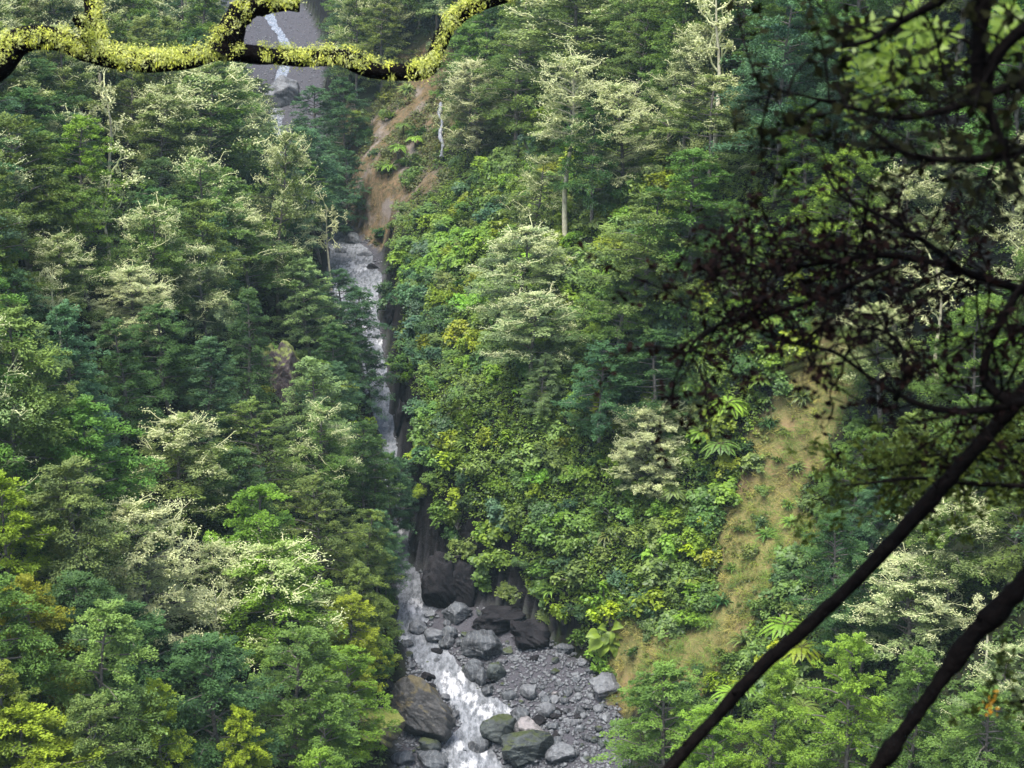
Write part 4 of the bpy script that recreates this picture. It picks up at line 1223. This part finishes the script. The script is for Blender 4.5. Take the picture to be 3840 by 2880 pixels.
# ------------------------------------------------------------------ foliage close by on the right, canopy shade painted into its dark colours
def fg_branch(name, label, stems, twigs, leafspec, seed, loc):
    """stems: (pixel path with depth, radii px, depth); twigs: count along each stem; leafspec: (size m, colour, per twig)"""
    r = np.random.default_rng(seed)
    root = bpy.data.objects.new(name, None); COL.objects.link(root); root.location = loc
    tag(root, label, "branch"); L0 = np.array(root.location)
    B, Lf, Tw = Geo(), Geo(), Geo()
    for pts, rads, d, nt_ in stems:
        n = 40; P = fpath(pts, d, n)
        rr = lump(P, px2m(np.interp(np.linspace(0, 1, n), np.linspace(0, 1, len(rads)), rads), d), seed, 0.2)
        B.add(*tube(P - L0, rr, 9))
        for k in range(nt_):
            i = r.integers(int(n * 0.15), n - 1); T = norm(P[i + 1] - P[i])
            dirv = norm(T * r.uniform(-0.1, 0.9) + r.normal(0, 0.6, 3) * np.array([1, 0.55, 1]) + np.array(twigs.get("bias", (0, 0, 0))))
            q = [P[i]]; ln = r.uniform(*twigs["len"])
            for s_ in range(6):
                dirv = norm(dirv + r.normal(0, 0.22, 3)); q.append(q[-1] + dirv * ln / 6)
            q = np.array(q)
            Tw.add(*tube(q - L0, np.linspace(twigs["rad"], twigs["rad"] * 0.35, 7), 5))
            sub = [q]
            for _ in range(twigs.get("sub", 2)):
                j = r.integers(2, 6); dv = norm(dirv + r.normal(0, 0.8, 3)); l2 = ln * r.uniform(0.25, 0.5)
                q2 = np.array([q[j] + dv * l2 * t + r.normal(0, 0.01, 3) * t for t in np.linspace(0, 1, 4)])
                Tw.add(*tube(q2 - L0, np.linspace(twigs["rad"] * 0.6, twigs["rad"] * 0.25, 4), 4)); sub.append(q2)
            for qq in sub:
                m_ = max(2, int(leafspec["n"] * r.uniform(0.4, 1.3)))
                t = r.uniform(0.25, 1.0, m_); ii = t * (len(qq) - 1); i0 = np.minimum(ii.astype(int), len(qq) - 2); fr = (ii - i0)[:, None]
                c = qq[i0] * (1 - fr) + qq[i0 + 1] * fr
                dd = norm(r.normal(0, 1, (m_, 3)) * np.array([1, 0.7, 0.8]) + norm(qq[-1] - qq[0]) * 0.5)
                s_ = leafspec["size"] * r.uniform(0.6, 1.3, m_)
                Lf.add(*quads(c + dd * s_[:, None] * 0.5 - L0, r.normal(0, 0.7, (m_, 3)) + [0, -0.5, 0.7], dd, s_, s_ * leafspec.get("asp", 0.5)), tone=np.clip(r.normal(0.4, 0.25, m_), 0, 1))
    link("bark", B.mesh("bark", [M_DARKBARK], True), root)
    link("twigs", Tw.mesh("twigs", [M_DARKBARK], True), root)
    link("leaves", Lf.mesh("leaves", [M_SHADELEAF]), root, leafspec["col"])
    return root

SHADED_RED = (0.006, 0.003, 0.003); SHADED_OL = (0.030, 0.042, 0.009)  # leaf colours taken down in place of shade from a canopy overhead
fg_branch("slanting_stem", "long straight black stem slanting down from the dark twiggy branch fork",
          [([(1300, 120, .4), (1120, 300, .2), (1024, 392), (985, 436), (930, 500), (870, 566), (815, 620), (760, 668), (715, 718), (668, 770), (600, 850), (480, 990, -.3)], [11, 10, 8, 7.5, 7.5, 7, 6.5, 6.5, 6, 6, 5.5, 5], 5.0, 0)],
          {"len": (0.1, 0.2), "rad": 0.003}, {"size": 0.03, "col": SHADED_RED, "n": 3}, 1, at_dist(1300, 120, 5.4)) if False else None

def stem_only(name, label, pts, rads, d, seed, knob):
    root = bpy.data.objects.new(name, None); COL.objects.link(root); root.location = at_dist(pts[0][0], pts[0][1], d)
    tag(root, label, "branch")
    r = np.random.default_rng(seed)
    n = 130; P = fpath(pts, d, n); L0 = np.array(root.location)
    rr = px2m(np.interp(np.linspace(0, 1, n), np.linspace(0, 1, len(rads)), rads), d)
    rr = lump(P, rr, seed, knob)
    G = Geo(); G.add(*tube(P - L0 + r.normal(0, px2m(0.35, d), P.shape), rr, 10))
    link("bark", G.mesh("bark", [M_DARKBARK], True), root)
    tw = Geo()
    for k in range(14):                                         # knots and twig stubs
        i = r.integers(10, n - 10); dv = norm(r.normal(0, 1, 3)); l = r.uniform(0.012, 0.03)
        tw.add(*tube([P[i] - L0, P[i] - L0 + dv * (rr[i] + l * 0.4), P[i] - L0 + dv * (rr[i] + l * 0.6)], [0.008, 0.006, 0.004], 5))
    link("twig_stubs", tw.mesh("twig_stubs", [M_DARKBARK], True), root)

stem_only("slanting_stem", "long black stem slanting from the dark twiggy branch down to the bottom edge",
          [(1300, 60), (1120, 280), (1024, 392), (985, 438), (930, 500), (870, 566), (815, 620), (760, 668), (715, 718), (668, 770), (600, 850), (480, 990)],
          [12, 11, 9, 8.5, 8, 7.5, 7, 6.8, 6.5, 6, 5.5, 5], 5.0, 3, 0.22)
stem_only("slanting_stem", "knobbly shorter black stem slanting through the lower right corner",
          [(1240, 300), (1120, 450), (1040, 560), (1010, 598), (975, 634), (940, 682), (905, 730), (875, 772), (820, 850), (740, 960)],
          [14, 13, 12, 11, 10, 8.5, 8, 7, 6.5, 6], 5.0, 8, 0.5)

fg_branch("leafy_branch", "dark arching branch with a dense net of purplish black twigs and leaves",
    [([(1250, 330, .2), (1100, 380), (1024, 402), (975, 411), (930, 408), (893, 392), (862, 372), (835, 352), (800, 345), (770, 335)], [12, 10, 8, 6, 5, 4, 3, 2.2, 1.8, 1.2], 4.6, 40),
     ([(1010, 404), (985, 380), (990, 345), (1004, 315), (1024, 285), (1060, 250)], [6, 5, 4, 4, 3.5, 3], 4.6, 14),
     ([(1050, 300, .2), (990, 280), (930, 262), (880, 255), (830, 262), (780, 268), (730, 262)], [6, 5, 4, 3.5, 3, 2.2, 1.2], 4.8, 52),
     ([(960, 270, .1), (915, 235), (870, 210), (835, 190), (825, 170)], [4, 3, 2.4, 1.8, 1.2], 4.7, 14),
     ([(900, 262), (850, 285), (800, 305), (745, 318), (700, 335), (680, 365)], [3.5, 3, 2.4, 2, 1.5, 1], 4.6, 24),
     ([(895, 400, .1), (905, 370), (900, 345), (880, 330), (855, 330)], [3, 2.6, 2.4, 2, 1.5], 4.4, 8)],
    {"len": (0.16, 0.42), "rad": 0.0035, "sub": 3}, {"size": 0.025, "col": SHADED_RED, "n": 8.0, "asp": 0.55}, 5, at_dist(1250, 330, 4.8))
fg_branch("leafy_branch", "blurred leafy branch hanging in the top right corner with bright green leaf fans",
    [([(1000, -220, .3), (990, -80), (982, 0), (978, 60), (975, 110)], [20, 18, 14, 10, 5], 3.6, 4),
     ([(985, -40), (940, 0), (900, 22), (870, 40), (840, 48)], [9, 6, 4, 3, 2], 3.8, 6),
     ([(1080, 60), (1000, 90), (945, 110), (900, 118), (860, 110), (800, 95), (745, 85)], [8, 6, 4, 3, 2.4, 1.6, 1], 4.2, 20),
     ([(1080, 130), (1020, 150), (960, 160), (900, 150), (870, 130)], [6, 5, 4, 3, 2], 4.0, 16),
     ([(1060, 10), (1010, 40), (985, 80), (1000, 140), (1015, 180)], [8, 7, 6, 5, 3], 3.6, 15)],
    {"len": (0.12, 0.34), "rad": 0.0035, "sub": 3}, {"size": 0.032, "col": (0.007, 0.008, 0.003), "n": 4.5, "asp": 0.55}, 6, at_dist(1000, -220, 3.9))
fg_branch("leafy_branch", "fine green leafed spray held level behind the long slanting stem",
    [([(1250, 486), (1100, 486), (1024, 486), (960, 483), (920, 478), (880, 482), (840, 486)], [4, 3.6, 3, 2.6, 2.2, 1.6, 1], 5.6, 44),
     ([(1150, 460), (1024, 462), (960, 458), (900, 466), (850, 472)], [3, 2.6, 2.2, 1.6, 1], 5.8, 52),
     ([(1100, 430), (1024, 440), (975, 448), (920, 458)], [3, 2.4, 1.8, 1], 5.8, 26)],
    {"len": (0.10, 0.26), "rad": 0.002, "sub": 3}, {"size": 0.026, "col": SHADED_OL, "n": 8, "asp": 0.5}, 7, at_dist(1250, 486, 5.7))
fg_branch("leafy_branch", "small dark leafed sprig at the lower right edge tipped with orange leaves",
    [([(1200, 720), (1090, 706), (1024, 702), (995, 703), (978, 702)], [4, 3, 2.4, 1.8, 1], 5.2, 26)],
    {"len": (0.08, 0.2), "rad": 0.002, "sub": 2, "bias": (0, 0, 0.35)}, {"size": 0.026, "col": SHADED_OL, "n": 8, "asp": 0.5}, 9, at_dist(1200, 720, 5.3))

# leaf fans (palmate, bright) in the top right corner and an orange leaf
def leaf_fan(loc, size, col, label, seed, nleaf=7, name="leaf_fan"):
    r = np.random.default_rng(seed); G = Geo()
    a0 = r.random() * 6.28
    a = a0 + np.linspace(0, 4.2, nleaf); d = np.stack([np.cos(a), r.normal(-0.1, 0.25, nleaf), np.sin(a)], 1)
    G.add(*quads(norm(d) * size * 0.55, np.tile([0.1, -0.75, 0.6], (nleaf, 1)) + r.normal(0, 0.25, (nleaf, 3)), d, size, size * 0.33), tone=np.clip(r.normal(0.55, 0.15, nleaf), 0, 1))
    return G, loc
fans = Geo()
rootf = bpy.data.objects.new("leafy_branch", None); COL.objects.link(rootf); rootf.location = at_dist(1150, 40, 4.6)
tag(rootf, "thin branch of bright lime green leaf fans amid the dark top right leaves", "branch")
TB = Geo(); L0 = np.array(rootf.location)
for pts in ([(1150, 40), (1040, 60), (960, 62), (900, 78), (850, 92)], [(1000, 62), (940, 30), (880, 35), (850, 30)], [(1040, 60), (980, 100), (900, 100), (868, 105)], [(1100, 50), (1030, 20), (1010, 30)]):
    TB.add(*tube(fpath(pts, 4.6, 20) - L0, np.linspace(0.007, 0.002, 20), 6))
link("bark", TB.mesh("bark", [M_DARKBARK], True), rootf)
rr_ = random.Random(3)
for u, v, n_ in [(868, 34, 5), (895, 30, 5), (925, 38, 6), (890, 50, 4), (945, 22, 3), (870, 82, 4), (885, 78, 3), (860, 92, 3), (868, 108, 3), (890, 92, 3), (1005, 18, 5), (1018, 28, 5), (915, 52, 3), (998, 8, 3), (850, 25, 2), (965, 35, 3), (930, 15, 4), (985, 50, 3), (1010, 60, 4), (880, 60, 4), (860, 50, 3), (905, 75, 3), (1000, 35, 3)]:
    for _ in range(max(1, int(n_ * 0.6))):
        G, _l = leaf_fan(None, 0.048, None, None, rr_.randrange(10 ** 6))
        p = at_dist(u + rr_.gauss(0, 11), v + rr_.gauss(0, 9), 4.6 + rr_.gauss(0, 0.12)) - L0
        fans.add(np.concatenate(G.V) + p, np.concatenate(G.F), np.concatenate(G.tone))
link("leaves", fans.mesh("leaves", [M_GLOSS]), rootf, (0.085, 0.135, 0.015))

G = Geo(); r = np.random.default_rng(12)
pp = at_dist(990, 706, 5.15)
n = 16; dd = norm(r.normal(0, 1, (n, 3)) + [0.3, 0, -0.3])
G.add(*quads(r.normal(0, 0.016, (n, 3)), r.normal(0, 0.5, (n, 3)) + [0, -0.7, 0.6], dd, r.uniform(0.012, 0.022, n), 0.010), tone=r.random(n))
o = link("orange_leaves", G.mesh("orange_leaves", [M_LEAF]), None, (0.42, 0.19, 0.015)); o.location = pp
tag(o, "tuft of orange dying leaves on the sprig at the lower right edge", "leaves")

# ------------------------------------------------------------------ labels
MARKS = [(412, 600, "the whitewater chute"), (420, 713, "the mossy boulder"), (530, 735, "the pink boulder"), (645, 455, "the lone cream tree"), (607, 635, "the giant leaved plant"),
         (756, 600, "the lower grass scar"), (815, 410, "the upper grass scar"), (441, 135, "the thin waterfall"), (385, 165, "the orange slip"), (563, 130, "the long trunked tree"), (805, 165, "the broad conical tree"),
         (282, 372, "the brown bluff"), (352, 270, "the upper rapids"), (378, 395, "the narrow grey channel"), (275, 40, "the far gravel bed"), (152, 540, "the big cream tree"), (133, 300, "the brush topped tree"),
         (105, 195, "the umbrella snag"), (206, 280, "the cream fanned beech"), (20, 540, "the large yellow tree"), (45, 740, "the corner tier tree"), (668, 720, "the dark bottom tree"),
         (905, 600, "the silvery twigged tree"), (985, 615, "the antler snag"), (950, 160, "the round cream tree"), (705, 395, "the tree fern patch"), (520, 260, "the twisted limb tree"), (622, 120, "the pale yellow tree"),
         (706, 110, "the orange patched beech"), (180, 460, "the pale twig tangle"), (172, 720, "the twin topped tree"), (497, 620, "the dark ledge"), (484, 645, "the veined slab"), 
         (214, 120, "the broad tall beech"), (273, 590, "the twiggy fresh beech"), (60, 370, "the vivid yellow shrub"), (440, 575, "the black rock face"), (697, 545, "the golden shrub"), (545, 695, "the gravel bar")]
def relation(u, v):
    best = sorted(MARKS, key=lambda m: math.hypot(m[0] - u, m[1] - v))
    m = best[0] if math.hypot(best[0][0] - u, best[0][1] - v) > 14 else best[1]
    dx, dy = u - m[0], v - m[1]
    a = math.degrees(math.atan2(-dy, dx)) % 360
    w = ["right of", "up right of", "above", "up left of", "left of", "down left of", "below", "down right of"][int((a + 22.5) // 45) % 8]
    far = math.hypot(dx, dy)
    return ("close " if far < 40 else "") + w + " " + m[2]
ORD = ["", "second", "third", "fourth", "fifth", "sixth", "seventh", "eighth", "ninth", "tenth", "eleventh", "twelfth", "thirteenth", "fourteenth", "fifteenth", "sixteenth", "seventeenth", "eighteenth", "nineteenth", "twentieth"]
NUM = ["", "one", "two", "three", "four", "five", "six", "seven", "eight", "nine", "ten", "eleven", "twelve", "thirteen", "fourteen", "fifteen", "sixteen"]
buck = {}
hs = {}
for q in PLANTED: hs.setdefault(q["kind"], []).append(q["h"])
for q in PLANTED:
    nm, cat, word = KWORD[q["kind"]]
    lab = q["label"]
    if lab is None:
        med = float(np.median(hs[q["kind"]])); size = "tall " if q["h"] > 1.25 * med else "small " if q["h"] < 0.78 * med else ""
        tw = TWORD[q["tone"]] if q["kind"] not in ("snag", "cream", "river_rock") else ""
        buck.setdefault((f"{size}{tw} {word}".strip().replace("  ", " "), relation(q["u"], q["v"])), []).append(q)
    else:
        tag(q["o"], lab, cat, GROUPS[q["kind"]])
for (look, rel), qs in buck.items():
    qs.sort(key=lambda q: q["u"])
    for i, q in enumerate(qs):
        n_ = len(qs)
        if n_ == 1: lab = f"{look} {rel}"
        elif i == 0: lab = f"{look} {rel}, leftmost of {NUM[min(n_, 16)]}"
        elif i == n_ - 1: lab = f"{look} {rel}, rightmost of {NUM[min(n_, 16)]}"
        else: lab = f"{look} {rel}, {ORD[min(i, 19)]} from left"
        tag(q["o"], lab, KWORD[q["kind"]][1], GROUPS[q["kind"]])

# ------------------------------------------------------------------ haze
bm = bmesh.new(); bmesh.ops.create_cube(bm, size=1.0)
me = bpy.data.meshes.new("haze"); bm.to_mesh(me); bm.free()
hz = link("haze", me)
zlo, zhi = float(GZ.min()) - 1.0, max(float(GZ.max()), CZ) + 20
hz.location = (0, 190, (zlo + zhi) / 2); hz.scale = (300, 500, zhi - zlo)
m, nt, out = new_mat("haze")
pv = N(nt, "ShaderNodeVolumePrincipled"); pv.inputs["Color"].default_value = (0.62, 0.88, 0.98, 1); pv.inputs["Density"].default_value = 0.00016
nt.links.new(pv.outputs[0], out.inputs["Volume"])
me.materials.append(m)
tag(hz, kind="stuff")
